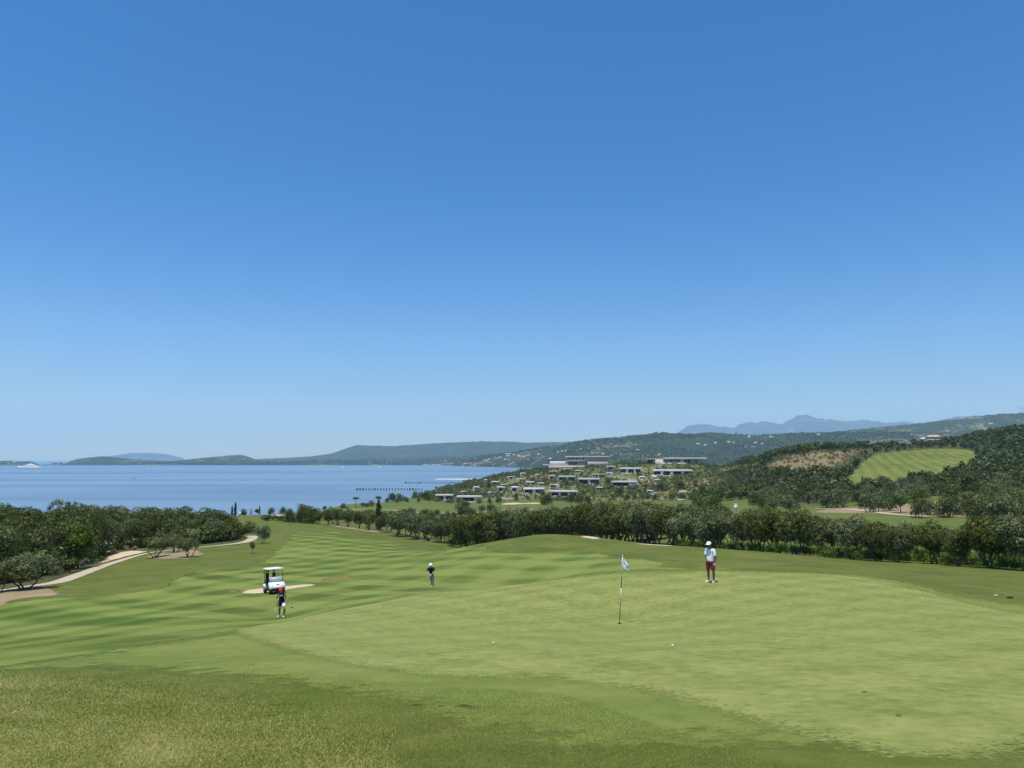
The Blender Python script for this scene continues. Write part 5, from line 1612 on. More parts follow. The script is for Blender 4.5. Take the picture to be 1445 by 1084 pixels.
ring = [(.40 + .17 * math.cos(t) * math.sin(-.6) * .6, .27 + .17 * math.sin(t), 1.02 + .17 * math.cos(t) * .8) for t in a]
MB().tube(ring, .014, 6, False).tube([(.56, .27, .86), (.40, .27, 1.02)], .016, 6).build('steering_wheel', M_BLACK, cart, True)
MB().box((-1.15, 0, .82), (.10, .96, .06), 0, .02).box((-1.02, 0, .60), (.36, .94, .05), 0, .01).build('bag_rack', M_BLACK, cart)
for x in (.82, -.78):
    for s in (-1, 1):
        ty = MB().lathe([(.13, -.085), (.20, -.10), (.225, -.075), (.228, 0), (.225, .075), (.20, .10), (.13, .085)], (0, 0, 0), 20, 'y').build('wheel', M_TYRE, cart, True)
        ty.location = (x, s * .47, .228)
        MB().lathe([(.0, -.06), (.05, -.075), (.12, -.07), (.135, -.085), (.135, .085), (.12, .07), (.05, .075), (.0, .06)], (0, 0, 0), 14, 'y').build('rim', M_STEEL, ty, True)
def to_world(p):
    return Matrix.LocRotScale(cart.location, cart.rotation_euler, cart.scale) @ Vector(p)
for s, lab, col in ((-1, 'black golf bag strapped to the cart behind the right hand seat', (0.02, 0.02, 0.022)), (1, 'dark grey golf bag strapped to the cart behind the driver seat', (0.045, 0.05, 0.06))):
    m = simple_mat('bag_fabric', col, 0.8, 0.2, 0.2)
    b = empty('golf_bag', to_world((-.98, s * .26, .63)), cart.rotation_euler)
    b.scale = (.9, .9, .9)
    tag(b, lab, 'golf bag', 'golf bags on the cart')
    MB().lathe([(.0, 0), (.12, 0), (.13, .05), (.125, .55), (.14, .82), (.13, .86), (.10, .85)], (0, 0, 0), 14).build('bag', m, b, True)
    MB().box((-.13, 0, .35), (.08, .20, .36), 0, .03).build('pocket', m, b)
    for k in range(7):
        aa = k * .9; r = .07
        x, y = r * math.cos(aa), r * math.sin(aa)
        t = V3(x * 1.5, y * 1.5, 1.02 + .05 * (k % 3))
        cb = MB().tube([(x, y, .6), t], .008, 6)
        cb.lathe([(.0, -.05), (.035, -.03), (.045, .01), (.03, .05), (.0, .06)], tuple(t), 8)
        o = cb.build('club', M_DARKSTEEL if k % 2 else M_BLACK, b, True)
# ------------------------------------------------------------------ villas, hotel, village, jetties, boats
M_CONC = simple_mat('pale_concrete', (0.62, 0.60, 0.57), 0.8, 0.2, 0.10, 1.5)
M_PLASTER = simple_mat('white_plaster', (0.80, 0.79, 0.77), 0.8, 0.2, 0.06, 1.5)
M_STONE = simple_mat('beige_stone', (0.50, 0.44, 0.36), 0.9, 0.1, 0.25, 2.5)
M_DARKGLASS = simple_mat('dark_glazing', (0.012, 0.016, 0.022), 0.12, 0.6)
M_TERR = simple_mat('terracotta_tiles', (0.42, 0.20, 0.125), 0.9, 0.1, 0.2, 1.0)
M_WALLW = simple_mat('village_wall', (0.66, 0.61, 0.54), 0.9, 0.1, 0.1, 0.5)
M_WALLT = simple_mat('village_wall_tan', (0.50, 0.40, 0.30), 0.9, 0.1, 0.1, 0.5)
M_WOODDECK = simple_mat('deck', (0.34, 0.28, 0.21), 0.9, 0.1, 0.2, 2)
M_POOL = simple_mat('pool_water', (0.06, 0.22, 0.34), 0.1, 0.6)
M_PIER = simple_mat('old_concrete', (0.075, 0.068, 0.058), 0.95, 0.1, 0.25, 1)

def site(u, v, D=None):
    p = hit(u, v) if D is None else spot(u, D)
    return p
def face_cam(p, turn=0.0):
    """rotation so that local -y looks at the viewpoint"""
    return -math.atan2(p[0], p[1]) + turn

def villa(u, v, wpx, hpx, label, plan='two', turn=0.0, white=False, roof_only=False):
    p = hit(u, v)
    k = p[1] / F
    W, H = wpx * k, max(2.6, hpx * k)
    r = empty('villa', (p[0], p[1], p[2]), (0, 0, face_cam(p, turn)))
    tag(r, label, 'villa', 'low villas on the hillside')
    Dp = max(5.0, W * .45)
    wm = M_PLASTER if white else M_CONC
    MB().box((0, Dp * .5, -1.2), (W * 1.02, Dp + 3.0, 2.6)).build('terrace', M_WOODDECK if not white else M_PLASTER, r)
    MB().box((0, Dp * .5 - .6, H - H * .12), (W, Dp + 1.2, H * .24), 0, .05).box((0, Dp * .5 - .6, H + .10), (W * .96, Dp * .9, .12)).build('roof', M_CONC if not white else M_PLASTER, r)
    zt = H * .76
    MB().box((0, Dp - .3, zt / 2), (W * .96, .4, zt)).box((-W * .47, Dp * .5, zt / 2), (.5, Dp - .8, zt)).box((W * .47, Dp * .5, zt / 2), (.5, Dp - .8, zt)).build('wall', wm, r)
    cells = {'two': [(-.44, -.06), (.08, .44)], 'left': [(-.44, .16)], 'mid': [(-.26, .20)], 'three': [(-.46, -.22), (-.12, .14), (.24, .45)], 'four': [(-.46, -.30), (-.22, -.06), (.02, .22), (.30, .46)]}[plan]
    edges = [-.47] + [c for ab in cells for c in ab] + [.47]
    for a, b in zip(edges[0::2], edges[1::2]):
        if b - a > .02:
            MB().box(((a + b) / 2 * W, .35, zt / 2), ((b - a) * W, .45, zt)).build('pillar', wm, r)
    for a, b in cells:
        wd = MB().box(((a + b) / 2 * W, Dp * .45, zt * .48), ((b - a) * W * .98, .12, zt * .94)).build('window', M_DARKGLASS, r)
        MB().box(((a + b) / 2 * W, Dp * .45 - .09, zt * .5), (.12, .06, zt * .94)).build('mullion', wm, wd)
    MB().box((W * .10, -1.6, .25), (W * .30, 1.4, .5), 0, .08).box((-W * .32, -1.4, .45), (W * .14, 1.2, .5), 0, .1).build('terrace_wall', M_PLASTER, r)
    return r
VILLAS = [
 (662, 708.6, 35, 8.2, 'low concrete villa with long pale roof at the left foot of the villa hill', 'mid', False),
 (627, 706.3, 25, 8.0, 'leftmost low villa beside the bay below the villa hill', 'two', False),
 (753.5, 696.8, 29, 7.6, 'long pale roofed villa with two dark openings above the far bunker', 'two', True),
 (796, 701, 38, 8.0, 'low villa half hidden by round trees, lowest in the middle of the hill', 'three', False),
 (831, 683.5, 31, 8.2, 'villa with two wide dark openings in the middle of the hill', 'two', False),
 (881, 687, 36, 7.6, 'villa with a sloping white roof line right of the round dark tree', 'left', False),
 (800, 679, 24, 7.0, 'villa with open white terrace left of the middle two opening villa', 'two', False),
 (862, 664, 13, 6.3, 'small square concrete villa just below the large hotel', 'mid', False),
 (890, 668, 30, 7.6, 'white villa with an upswept roof edge near the hill top', 'three', True),
 (949, 671, 55, 7.6, 'longest white villa below the long building on the right of the hill', 'four', True),
 (845, 673.0, 18, 3.4, 'villa with only its flat roof showing above the hill shrubs', 'two', False),
 (764, 685.6, 10, 3.4, 'tiny flat roofed villa above the long pale roofed one', 'mid', False),
 (707, 694.0, 12, 7.0, 'left dark terraced villa of the small cluster on the hill', 'mid', False),
 (727, 694.5, 10, 7.5, 'right white walled villa of the small cluster on the hill', 'left', True),
 (712, 687.5, 10, 4.0, 'villa with a slanting pale roof above the small cluster', 'two', False),
 (699, 683.5, 11, 4.0, 'villa with white roof edge highest on the left of the hill', 'left', True),
 (748, 684.0, 11, 3.5, 'villa with broken pale roof line between the small cluster and the tiny flat roof', 'two', True),
 (779.5, 677, 8, 6.0, 'dark stacked terraces left of the open white terrace villa', 'left', False),
 (738, 671, 8, 2.6, 'small pale roof near the top left of the villa hill', 'mid', True),
 (781, 668.5, 10, 2.6, 'pale low roof just under the left wing of the hotel', 'left', True),
]
for u, v, w, h, l, plan, wh in VILLAS:
    villa(u, v, w, h, l, plan, R.uniform(-.12, .12), wh)

# the hotel on the hill top
p = spot(828, 850)
k = p[1] / F
zt = lambda v: EYE + px_dir(828, v)[1] * p[1] - p[2]
ht = empty('hotel_building', tuple(p), (0, 0, face_cam(p)))
tag(ht, 'large two storey beige stone hotel with dark window bays on the hill top', 'hotel')
X = lambda u: (u - 828) * k
z1, z2, z3, z4 = zt(657.2), zt(650.6), zt(645.6), zt(644.0)
MB().box((0, 9, (z1 - 2 + z2) / 2), (X(858) - X(799), 18, z2 - z1 + 2)).box((X(830), 9, (z2 + z3) / 2 + .2), (X(857) - X(803), 17, z3 - z2 + .1)).build('wall', M_STONE, ht)
MB().box((X(829), 9, (z3 + z4) / 2 + .15), (X(860) - X(798), 20, z4 - z3), 0, .15).build('roof', M_CONC, ht)
MB().box((X(813), -.6, z2 + .1), (X(828) - X(799), 1.6, .5)).build('balcony', M_CONC, ht)
for u0, u1 in ((802, 805.5), (807, 810.2), (812.5, 815.8), (817.6, 820), (821.6, 824.2)):
    w_ = MB().box(((X(u0) + X(u1)) / 2, .45, (z2 + z3) / 2 + .1), (X(u1) - X(u0), .4, (z3 - z2) * .72)).build('window', M_DARKGLASS, ht)
    MB().box(((X(u0) + X(u1)) / 2, .20, z2 + (z3 - z2) * .30), (X(u1) - X(u0), .12, .9)).build('railing', M_CONC, w_)
for u0, u1 in ((802, 808), (809, 815), (818, 820.3), (822, 824.2), (826, 829)):
    w_ = MB().box(((X(u0) + X(u1)) / 2, -.04, z1 + (z2 - z1) * .55), (X(u1) - X(u0), .3, (z2 - z1) * .5)).build('window', M_DARKGLASS, ht)
    MB().box(((X(u0) + X(u1)) / 2, -.24, z1 + (z2 - z1) * .55), (.3, .12, (z2 - z1) * .5)).build('mullion', M_CONC, w_)
MB().box((X(787), 6, zt(653.0)), (X(800) - X(778), 14, zt(651) - zt(654.5)), 0, .4).box((X(784), 4, zt(656)), (X(806) - X(770), 12, .6)).build('wing_roof', M_PLASTER, ht)
MB().box((X(786), 7, zt(655.5)), (X(799) - X(775), 9, 4.2)).build('wing', M_DARKGLASS, ht)
MB().box((X(800), -6, zt(659.5)), (X(825) - X(775), 8, 4.0)).build('terrace', M_STONE, ht)
# long building right of it
p = spot(955, 800)
k = p[1] / F
lb = empty('hotel_building', tuple(p), (0, 0, face_cam(p)))
tag(lb, 'long low concrete building with dark bays at the right of the hill top', 'hotel')
zt = lambda v: EYE + px_dir(955, v)[1] * p[1] - p[2]
X = lambda u: (u - 955) * k
z0, z1, z2 = zt(653.6), zt(648.2), zt(645.8)
MB().box((0, 7, (z0 - 9 + z1) / 2), (X(995) - X(936), 12, z1 - z0 + 9)).build('wall', M_STONE, lb)
MB().box((X(966), 6, (z1 + z2) / 2), (X(996) - X(936), 15, z2 - z1), 0, .1).box((X(925), 7, z1 + .2), (X(938) - X(914), 12, .7)).build('roof', M_CONC, lb)
MB().box((X(925), 8, (z0 + z1) / 2), (X(936) - X(915), 8, z1 - z0 - .3)).build('open_bay', M_DARKGLASS, lb)
for u0, u1 in ((938, 941.5), (943, 949), (950, 959), (965, 974), (981, 983), (985.5, 987), (989, 990.5)):
    w_ = MB().box(((X(u0) + X(u1)) / 2, .85, (z0 + z1) / 2), (X(u1) - X(u0), .4, (z1 - z0) * .86)).build('window', M_DARKGLASS, lb)
    MB().box(((X(u0) + X(u1)) / 2, .60, (z0 + z1) / 2), (.25, .12, (z1 - z0) * .86)).build('mullion', M_CONC, w_)
MB().box((X(929), -1, z0 + 1.2), (X(937) - X(924), 3, .5)).box((X(951), -1, z0 - .4), (X(966) - X(930), 4, 1.4)).build('terrace', M_PLASTER, lb)
# low farmhouse at the far side of the driving range
def small_house(p, W, Dp, H, turn, label, group, wall, roofm, flat=False, name='house', parts=True):
    r = empty(name, tuple(p), (0, 0, face_cam(p, turn)))
    tag(r, label, 'house', group)
    MB().box((0, 0, H / 2 - 1.5), (W, Dp, H + 3)).build('wall', wall, r)
    if flat:
        MB().box((0, 0, H + .2), (W * 1.04, Dp * 1.04, .4)).build('roof', roofm, r)
    else:
        rh = min(W, Dp) * .26
        a, b = W * .54, Dp * .54
        mb = MB()
        mb.add([(-a, -b, H), (a, -b, H), (a, b, H), (-a, b, H), (-a + b * .7, 0, H + rh), (a - b * .7, 0, H + rh)], [(0, 1, 5, 4), (2, 3, 4, 5), (3, 2, 1, 0)], [(0, 4, 3), (1, 2, 5)])
        mb.build('roof', roofm, r)
    if parts:
        for s in (-.26, .0, .26):
            MB().box((W * s, -Dp / 2 - .02, H * .52), (W * .10, .2, H * .34)).build('window' if s else 'door', M_DARKGLASS, r)
    return r
p = spot(1318, 700)
small_house((p[0], p[1], p[2] + 1.0), 13, 8, 6.0, .3, 'pale farmhouse among trees beyond the far edge of the driving range', 'houses beyond the driving range', M_WALLT, M_WALLT)
p = spot(1305, 705)
small_house((p[0], p[1], p[2] + 1.0), 8, 6, 5.0, -.2, 'smaller pale house left of the farmhouse beyond the driving range', 'houses beyond the driving range', M_WALLW, M_WALLW)

# white cabins on the course
def cabin(u, D, h, w, label):
    p = spot(u, D)
    r = empty('cabin', tuple(p), (0, 0, face_cam(p, .15)))
    tag(r, label, 'cabin')
    MB().box((0, 0, h * .46), (w, w, h * .92), 0, .04).build('wall', M_WHITE, r)
    MB().box((0, 0, h * .96), (w * 1.08, w * 1.08, h * .08), 0, .04).build('roof', M_WHITE, r)
    d = MB().box((0, -w * .5 - .01, h * .44), (w * .66, .05, h * .78)).build('door', M_PLASTER, r)
    MB().box((w * .2, -w * .5 - .05, h * .62), (w * .16, .04, h * .10)).box((w * .1, -w * .5 - .05, h * .40), (w * .14, .04, h * .08)).build('vent', M_DARKSTEEL, d)
cabin(338.4, 258, 1.5, .75, 'small white cabin beside the pair of cypresses at the fairway end')
cabin(1038.3, 252, 1.95, 1.05, 'white cabin on the grass between the dark belt and the right hand grove')

# ---- the village across the water
def grid_site(grid, u, v):
    X, Y, Z = grid
    b = (Z - EYE) / Y
    bb = np.tan(np.arctan(b) - PITCH)
    yy = CT - bb * ST
    U = CU + X / Y * yy * F; V = CV - bb * F
    d = (U - u) ** 2 * .3 + (V - v) ** 2 + np.where(Z < .4, 30, 0) + np.where(Y > np.median(Y) + 900, 100, 0)
    i = np.unravel_index(np.argmin(d), d.shape)
    y = Y[i]; x = q_of(u, b[i]) * y
    return np.array([x, y, Z[i]])
VIL = [(601, 657.2, 3, 0), (605, 657.5, 3, 0), (584, 651.5, 4, 1), (606, 651, 5, 1), (598, 656.3, 3, 0), (611, 656.8, 4, 0), (616, 656.5, 4, 0), (620, 656.8, 4, 0), (627, 655.6, 6, 2), (632, 654.8, 4, 2), (637, 655.8, 6, 2), (641, 656.5, 4, 0), (645, 656.3, 4, 2),
       (659, 656.5, 13, 2), (664, 655.8, 7, 2), (671, 654.5, 4, 2), (670, 657.2, 5, 0), (676, 656.6, 5, 2), (680, 655.5, 5, 2), (684, 657, 4, 0), (688, 653.5, 6, 2), (686, 650.5, 6, 1), (693, 653.8, 4, 2), (696, 656.5, 3, 0), (699, 655.8, 4, 2), (720, 656.8, 6, 2), (719, 650.6, 4, 2), (713, 649, 4, 1),
       (705.5, 646.5, 5, 1), (700, 647.5, 4, 2), (715, 641.5, 3, 1), (719, 641, 4, 1), (722, 642, 3, 1), (717, 644, 4, 1), (725, 642.5, 2.5, 1), (732, 643.8, 3, 1), (735, 646.5, 10, 2), (740, 647, 5, 2), (746, 649.5, 4, 2), (760, 641.8, 3, 1), (776.5, 648.5, 4, 1), (671, 648, 3, 1), (628, 650.5, 3, 1), (690, 648.8, 3, 1)]
VIL_LAB = ['white box house on the shore of the far village', 'whitewashed house on the slope of the far village', 'terracotta roofed house in the far village']
for i, (u, v, w, k) in enumerate(VIL):
    g = NEAR_RIDGE if u > 655 else SHORE
    p = grid_site(g, u, v)
    s = p[1] / F
    small_house(p, w * s, max(7, w * s * .55), (4.0 if w > 8 else 5.5) if k != 1 else 6, R.uniform(-.4, .4), {659: 'large long terracotta roofed building on the shore of the far village', 735: 'long tan roofed building on the slope behind the far village'}.get(u, VIL_LAB[k]), 'houses of the far village' if u not in (659, 735) else None,
                M_WALLW if k < 2 else M_WALLT, M_WALLW if k < 2 else M_TERR, k < 2, parts=False)
FARH = [(815, 637.5, 3), (820, 634.8, 3), (798, 637, 2.5), (787, 639, 2.5), (793, 638, 2), (852, 635.6, 2.5), (900, 636, 4), (1060, 623.5, 6), (1066, 626, 5), (1075, 628, 4), (1063, 632, 4), (1052, 631.5, 3), (1057, 617.5, 4), (1088, 617.5, 6), (1028, 625, 4), (1035, 626, 3), (920, 618, 1.6),
        (985, 627, 4), (995, 629, 3), (1010, 626.5, 4), (1155, 614, 5), (836, 640.5, 2.5), (851, 641.5, 2.5), (862, 644, 2), (930, 643, 4)]
for u, v, w in FARH:
    p = grid_site(NEAR_RIDGE, u, v); s = p[1] / F
    small_house(p, w * s, 9, 6, R.uniform(-.4, .4), 'pale house scattered on the wooded ridge behind the hotel', 'houses on the wooded ridge', M_WALLW, M_WALLW if R.random() < .5 else M_TERR, R.random() < .5, parts=False)
p = grid_site(FAR_RIDGE, 1398, 598.6)
small_house(p, 22, 10, 6, .1, 'pale house high on the long ridge at the right', 'houses on the wooded ridge', M_WALLW, M_WALLW, True, parts=False)
for u, v, w in ((12, 654.3, 3), (20, 653, 4), (26, 652, 3)):
    p = at(u, v, 4560); p[2] = max(p[2], 2)
    small_house(p, w * 4.4, 10, 6, 0, 'pale house on the dark headland behind the yacht', 'houses on the headland', M_WALLW, M_TERR, False, parts=False)

# ---- jetty posts, sand spit, boats
def post(u, v, w, h, label, group):
    D = sea_dist(v)
    x = px_dir(u, v)[0] * D
    o = MB().box((0, 0, h / 2 - 1), (w, w * .9, h + 2), 0, .12).box((0, 0, h + .12), (w * 1.25, w * 1.15, .3), 0, .06).build('jetty_post', M_PIER)
    o.location = (x, D, 0)
    tag(o, label, 'jetty post', group)
for i in range(23):
    u = 504 + i * 4.15
    big = i in (0, 1, 2, 6, 18, 19)
    post(u, 691.6, 1.25 if not big else 1.9, 1.8, 'dark concrete post of the nearer ruined jetty in the bay', 'posts of the nearer jetty')
for i in range(22):
    u = 573 + i * 3.8
    big = i in (0, 5, 17)
    post(u, 682.2, 1.4 if not big else 2.4, 1.9, 'dark concrete post of the farther ruined jetty in the bay', 'posts of the farther jetty')
D = sea_dist(676.4)
xa, xb = [px_dir(u, 676.4)[0] * D for u in (612, 690)]
V, nn = [], 40
for j in range(9):
    t = j / 8
    for i in range(nn):
        s = i / (nn - 1)
        wdt = (14 + 18 * s) * (1 + .35 * math.sin(s * 17))
        V.append((xa + (xb - xa) * s, D + (t - .5) * wdt * 2, -.6 + 1.7 * (1 - (2 * t - 1) ** 2) * min(1, s * 12 + .25)))
o = mesh_np('sand_spit', V, np.array([(j * nn + i, j * nn + i + 1, (j + 1) * nn + i + 1, (j + 1) * nn + i) for j in range(8) for i in range(nn - 1)]), M_BEACH, smooth=True)
tag(o, kind='structure')

def hull(mb, L, B, H, z0=-.6):
    sec = [(-.5, .80, 0), (-.45, .92, 0), (-.2, 1.0, .0), (.1, .98, .05), (.3, .72, .12), (.42, .38, .2), (.5, .02, .28)]
    v = []
    for s, b, sh in sec:
        for y, z in ((0, z0), (b * .75, z0), (b, H * (1 + sh)), (0, H * (1 + sh))):
            v.append((s * L, y * B / 2, z))
        for y, z in ((b * .75, z0), (b, H * (1 + sh))):
            v.append((s * L, -y * B / 2, z))
    q = []
    for i in range(len(sec) - 1):
        a, b = i * 6, (i + 1) * 6
        q += [(a + 1, b + 1, b + 2, a + 2), (a + 2, b + 2, b + 3, a + 3), (a + 5, b + 5, b + 4, a + 4), (a + 3, b + 3, b + 5, a + 5), (a, b, b + 1, a + 1), (a + 4, b + 4, b, a)]
    q += [(0, 1, 2, 3), (0, 3, 5, 4)]
    return mb.add(v, q)
D = sea_dist(661.0)
yx = px_dir(41.5, 661)[0] * D
L = 35 * D / F
y_ = empty('yacht', (yx, D, 0), (0, 0, math.pi - .08))
tag(y_, 'large white motor yacht moored in the bay at the far left', 'yacht')
hh = L * .062
hull(MB(), L, L * .16, hh).build('hull', M_WHITE, y_)
mb = MB()
def deck(mb, x0, x1, z0, z1, w, sl=.5):
    hgt = (z1 - z0)
    mb.prism([(x0 * L, z0), (x1 * L, z0), (x1 * L - hgt * 1.6 * sl, z1), (x0 * L + hgt * sl, z1)], -w * L, w * L, 'xzy')
deck(mb, -.34, .26, hh, hh * 1.65, .062); deck(mb, -.26, .17, hh * 1.65, hh * 2.25, .052); deck(mb, -.16, .08, hh * 2.25, hh * 2.8, .042)
mb.build('superstructure', M_WHITE, y_)
mb = MB()
for x0, x1, z0, z1, w in ((-.28, .19, hh * 1.2, hh * 1.45, .0635), (-.2, .11, hh * 1.82, hh * 2.05, .0535)):
    mb.box(((x0 + x1) / 2 * L, 0, (z0 + z1) / 2), ((x1 - x0) * L, 2 * w * L, z1 - z0))
mb.build('window_band', M_DARKGLASS, y_)
MB().tube([(-.04 * L, 0, hh * 2.7), (-.06 * L, 0, hh * 4.0)], [.5, .2], 6).tube([(-.09 * L, -.03 * L, hh * 3.3), (-.01 * L, 0, hh * 3.3), (-.09 * L, .03 * L, hh * 3.3)], .4, 6).build('mast', M_WHITE, y_)
def boat(u, v, L, label, dark=False, sail=False):
    D = sea_dist(v)
    r = empty('boat', (px_dir(u, v)[0] * D, D, 0), (0, 0, R.uniform(-.4, .4)))
    tag(r, label, 'boat')
    hull(MB(), L, L * .34, L * .12).build('hull', M_DARKSTEEL if dark else M_WHITE, r)
    MB().prism([(-.2 * L, L * .12), (.15 * L, L * .12), (.05 * L, L * .26), (-.18 * L, L * .26)], -.1 * L, .1 * L, 'xzy').build('cabin', M_WHITE if not dark else M_BLACK, r)
    if sail:
        MB().tube([(.02 * L, 0, L * .1), (.02 * L, 0, L * 1.1)], .09, 6).build('mast', M_WHITE, r)
boat(189.5, 675.2, 6.5, 'small dark motorboat alone in the middle of the bay', True)
boat(483.5, 659.6, 14, 'small white boat near the far shore, left of another', False, True)
boat(535.5, 659.2, 14, 'small white boat near the far shore, closer to the village', False, True)
boat(681, 658.6, 22, 'white sailboat moored off the far village', False, True)
boat(653, 658.6, 16, 'white boat moored at the quay of the far village', False, False)
# cloud far off at the right edge
def cloud():
    rng = np.random.default_rng(4)
    bm = bmesh.new()
    for i in range(26):
        s = i / 25
        r = rng.uniform(260, 620) * (1 - .5 * abs(s - .45))
        m = Matrix.Translation((s * 4200 - 500, rng.normal() * 300, rng.normal() * 90 + r * .35)) @ Matrix.Diagonal((1.35, 1, .62, 1)) @ Matrix.Scale(r, 4)
        bmesh.ops.create_icosphere(bm, subdivisions=3, radius=1.0, matrix=m)
    V = np.array([v.co[:] for v in bm.verts])
    n = fbm(V[:, 0] / 160 + 7, V[:, 2] / 130 + V[:, 1] / 170, 3, 4) - .5
    for v, k in zip(bm.verts, n):
        v.co += v.normal * k * 220
    me = bpy.data.meshes.new('cloud'); bm.to_mesh(me); bm.free()
    m, nt, out = new_mat('cloud_vapour')
    nz = noise(nt, coords(nt), 0.002, 4)
    p_ = principled(nt, out, mix(nt, nz, (0.78, 0.78, 0.78), (0.88, 0.88, 0.88)), 1.0, 0.0)
    tr = nd(nt, 'ShaderNodeBsdfTransparent')
    mx = nd(nt, 'ShaderNodeMixShader'); mx.inputs[0].default_value = 0.22
    nt.links.new(tr.outputs[0], mx.inputs[1]); nt.links.new(p_.outputs[0], mx.inputs[2]); nt.links.new(mx.outputs[0], out.inputs[0])
    me.materials.append(m)
    o = link(bpy.data.objects.new('cloud', me))
    o.scale = (.6, .6, .5)
    p = at(1455, 578.5, 34000)
    o.location = tuple(p)
    tag(o, kind='stuff')
cloud()

# low pale retaining walls between the villas
for i in range(34):
    for _ in range(60):
        u, v = R.uniform(640, 1010), R.uniform(662, 706)
        if in_poly(HILL_PX, u, v) and all(abs(u - a) > w * .6 + 3 or abs(v - b) > 7 for a, b, w, *_r in VILLAS): break
    p = hit(u, v)
    L = R.uniform(3, 9)
    o = MB().box((0, 0, .1), (L, .4, 1.1), 0, .04).box((L * .5 - .2, R.uniform(1, 2.5), .05), (.45, R.uniform(2, 4), 1.0), 0, .04).build('retaining_wall', M_CONC if R.random() < .6 else M_PLASTER)
    o.location = tuple(p); o.rotation_euler = (0, 0, R.uniform(-.5, .5))
    tag(o, 'short pale retaining wall among the shrubs of the villa hill', 'wall', 'retaining walls on the villa hill', 'thing')

for u, v in ((672, 691), (687, 680.5), (655, 697.5), (736, 679.5), (759, 673), (722, 676), (801, 665), (817, 667.5), (906, 676.5), (927, 681), (936, 660), (781, 688), (846, 692), (917, 697), (694, 699), (860, 671)):
    r = villa(u, v, R.uniform(7, 11), R.uniform(2.8, 3.8), 'small pale flat roofed pavilion among the shrubs of the villa hill', R.choice(['mid', 'left', 'two']), R.uniform(-.3, .3), R.random() < .5)
    r['group'] = 'small pavilions on the villa hill'
# ------------------------------------------------------------------ near grass blades
def blade_mat(name, a, b, c):
    m, nt, out = new_mat(name)
    ge = nd(nt, 'ShaderNodeNewGeometry')
    n = noise(nt, coords(nt), 0.55, 5, 0.65, 0.8)
    n2 = noise(nt, coords(nt), 38.0, 3, 0.7)
    f = math_n(nt, 'ADD', math_n(nt, 'MULTIPLY', ge.outputs['Random Per Island'], 0.42), math_n(nt, 'ADD', math_n(nt, 'MULTIPLY', n, 0.75), math_n(nt, 'MULTIPLY', math_n(nt, 'SUBTRACT', n2, 0.5), 1.7)))
    col = ramp(nt, f, [(0.36, a), (0.60, b), (0.90, c)])
    d = nd(nt, 'ShaderNodeBsdfPrincipled'); nt.links.new(col, d.inputs['Base Color']); d.inputs['Roughness'].default_value = 0.7; d.inputs['Specular IOR Level'].default_value = 0.15
    t = nd(nt, 'ShaderNodeBsdfTranslucent'); nt.links.new(col, t.inputs[0])
    mx = nd(nt, 'ShaderNodeMixShader'); mx.inputs[0].default_value = 0.3
    nt.links.new(d.outputs[0], mx.inputs[1]); nt.links.new(t.outputs[0], mx.inputs[2]); nt.links.new(mx.outputs[0], out.inputs[0])
    return m
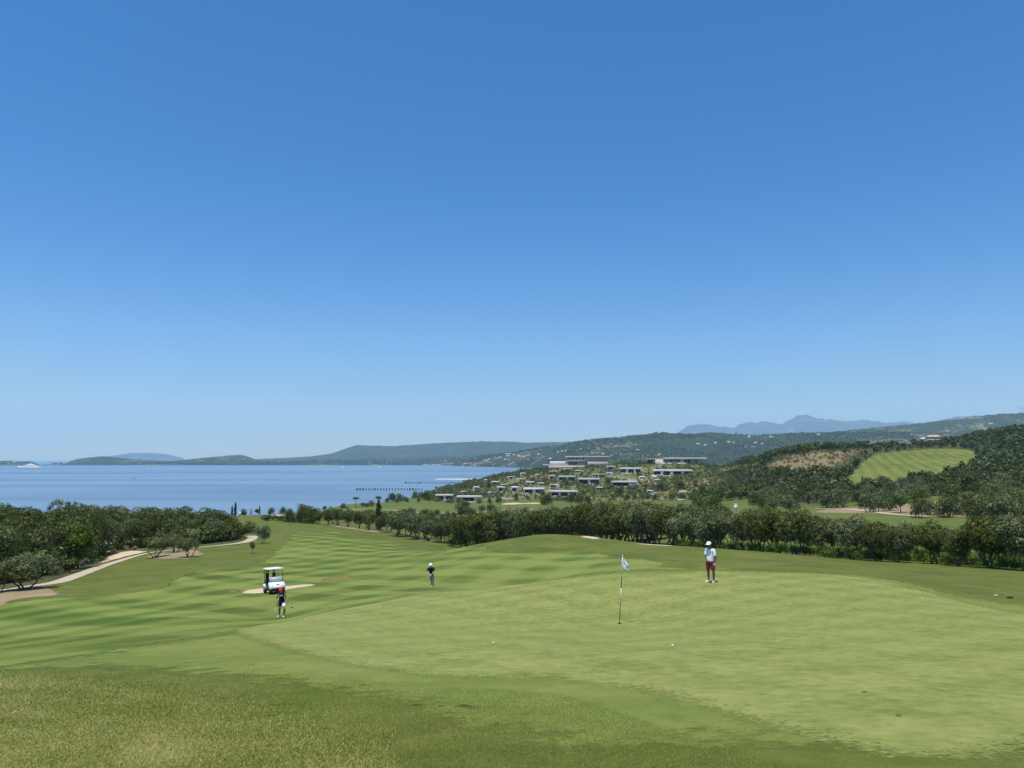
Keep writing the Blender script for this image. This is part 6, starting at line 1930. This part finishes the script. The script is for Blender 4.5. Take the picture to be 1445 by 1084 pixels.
def blades(name, n, px, d0, d1, hgt, wid, mat, lift=0.0, lean=0.6, soft=14.0):
    poly = np.array([hit(*p)[:2] for p in px])
    q0, q1 = (poly[:, 0] / poly[:, 1]).min(), (poly[:, 0] / poly[:, 1]).max()
    D = np.exp(NR.uniform(math.log(d0), math.log(d1), n)); q = NR.uniform(q0, q1, n)
    x, y = q * D, D
    jx, jy = x + NR.normal(0, .008, n) * soft, y + NR.normal(0, .014, n) * soft   # ragged border
    ins = np.zeros(n, bool)
    for (x1, y1), (x2, y2) in zip(poly, np.roll(poly, -1, 0)):
        ins ^= ((y1 > jy) != (y2 > jy)) & (jx < (x2 - x1) * (jy - y1) / (y2 - y1 + 1e-12) + x1)
    ins &= NR.random(n) < np.clip((d1 - y) / (d1 * .45), 0, 1)                 # thins out with distance, like the mown grass it runs into
    x, y = x[ins], y[ins]
    k = len(x)
    z = height(x, y) + lift
    h = hgt * NR.uniform(.45, 1.25, k) * (1 + .02 * (y - d0)); w = wid * NR.uniform(.7, 1.3, k) * (1 + .10 * (y - d0))
    a = NR.uniform(0, 6.28, k)
    dx, dy = np.cos(a), np.sin(a)
    la = NR.uniform(0, 6.28, k); ll = h * lean * NR.uniform(.3, 1.3, k)
    b0 = np.stack([x - dx * w / 2, y - dy * w / 2, z - .004], 1); b1 = np.stack([x + dx * w / 2, y + dy * w / 2, z - .004], 1)
    mx, my = x + np.cos(la) * ll * .4, y + np.sin(la) * ll * .4
    m0 = np.stack([mx - dx * w * .4, my - dy * w * .4, z + h * .6], 1); m1 = np.stack([mx + dx * w * .4, my + dy * w * .4, z + h * .6], 1)
    tp = np.stack([x + np.cos(la) * ll, y + np.sin(la) * ll, z + h], 1)
    V = np.stack([b0, b1, m1, m0, tp], 1).reshape(-1, 3)
    i = np.arange(k) * 5
    Q = np.stack([i, i + 1, i + 2, i + 3], 1); T = np.stack([i + 3, i + 2, i + 4], 1)
    o = mesh_np(name, V, [Q, T], mat)
    tag(o, kind='stuff')
M_BLADE = blade_mat('rough_blades', (0.165, 0.215, 0.028), (0.385, 0.395, 0.088), (0.68, 0.60, 0.26))
M_BLADE2 = blade_mat('fringe_blades', (0.195, 0.265, 0.036), (0.305, 0.360, 0.072), (0.44, 0.41, 0.14))
ROUGH_PX = [(-60, 952), (0, 948), (120, 960), (240, 980), (340, 998), (415, 1026), (478, 1056), (545, 1084), (560, 1110), (-60, 1110)]
blades('rough_blades', 620000, ROUGH_PX, 5.4, 14.5, 0.019, .0040, M_BLADE, 0, .9, 40.0)
FRINGE_PX = [(-60, 945), (0, 938), (120, 925), (230, 915), (300, 915), (400, 945), (480, 958), (590, 969), (660, 972), (760, 977), (830, 990), (900, 1012), (975, 1043), (1040, 1062), (1100, 1080), (1130, 1110), (560, 1110), (540, 1084), (478, 1056), (415, 1026), (340, 998), (240, 980), (120, 960), (0, 950)]
blades('fringe_blades', 380000, FRINGE_PX, 5.4, 15.0, .0050, .0034, M_BLADE2, .006, .8, 6.0)
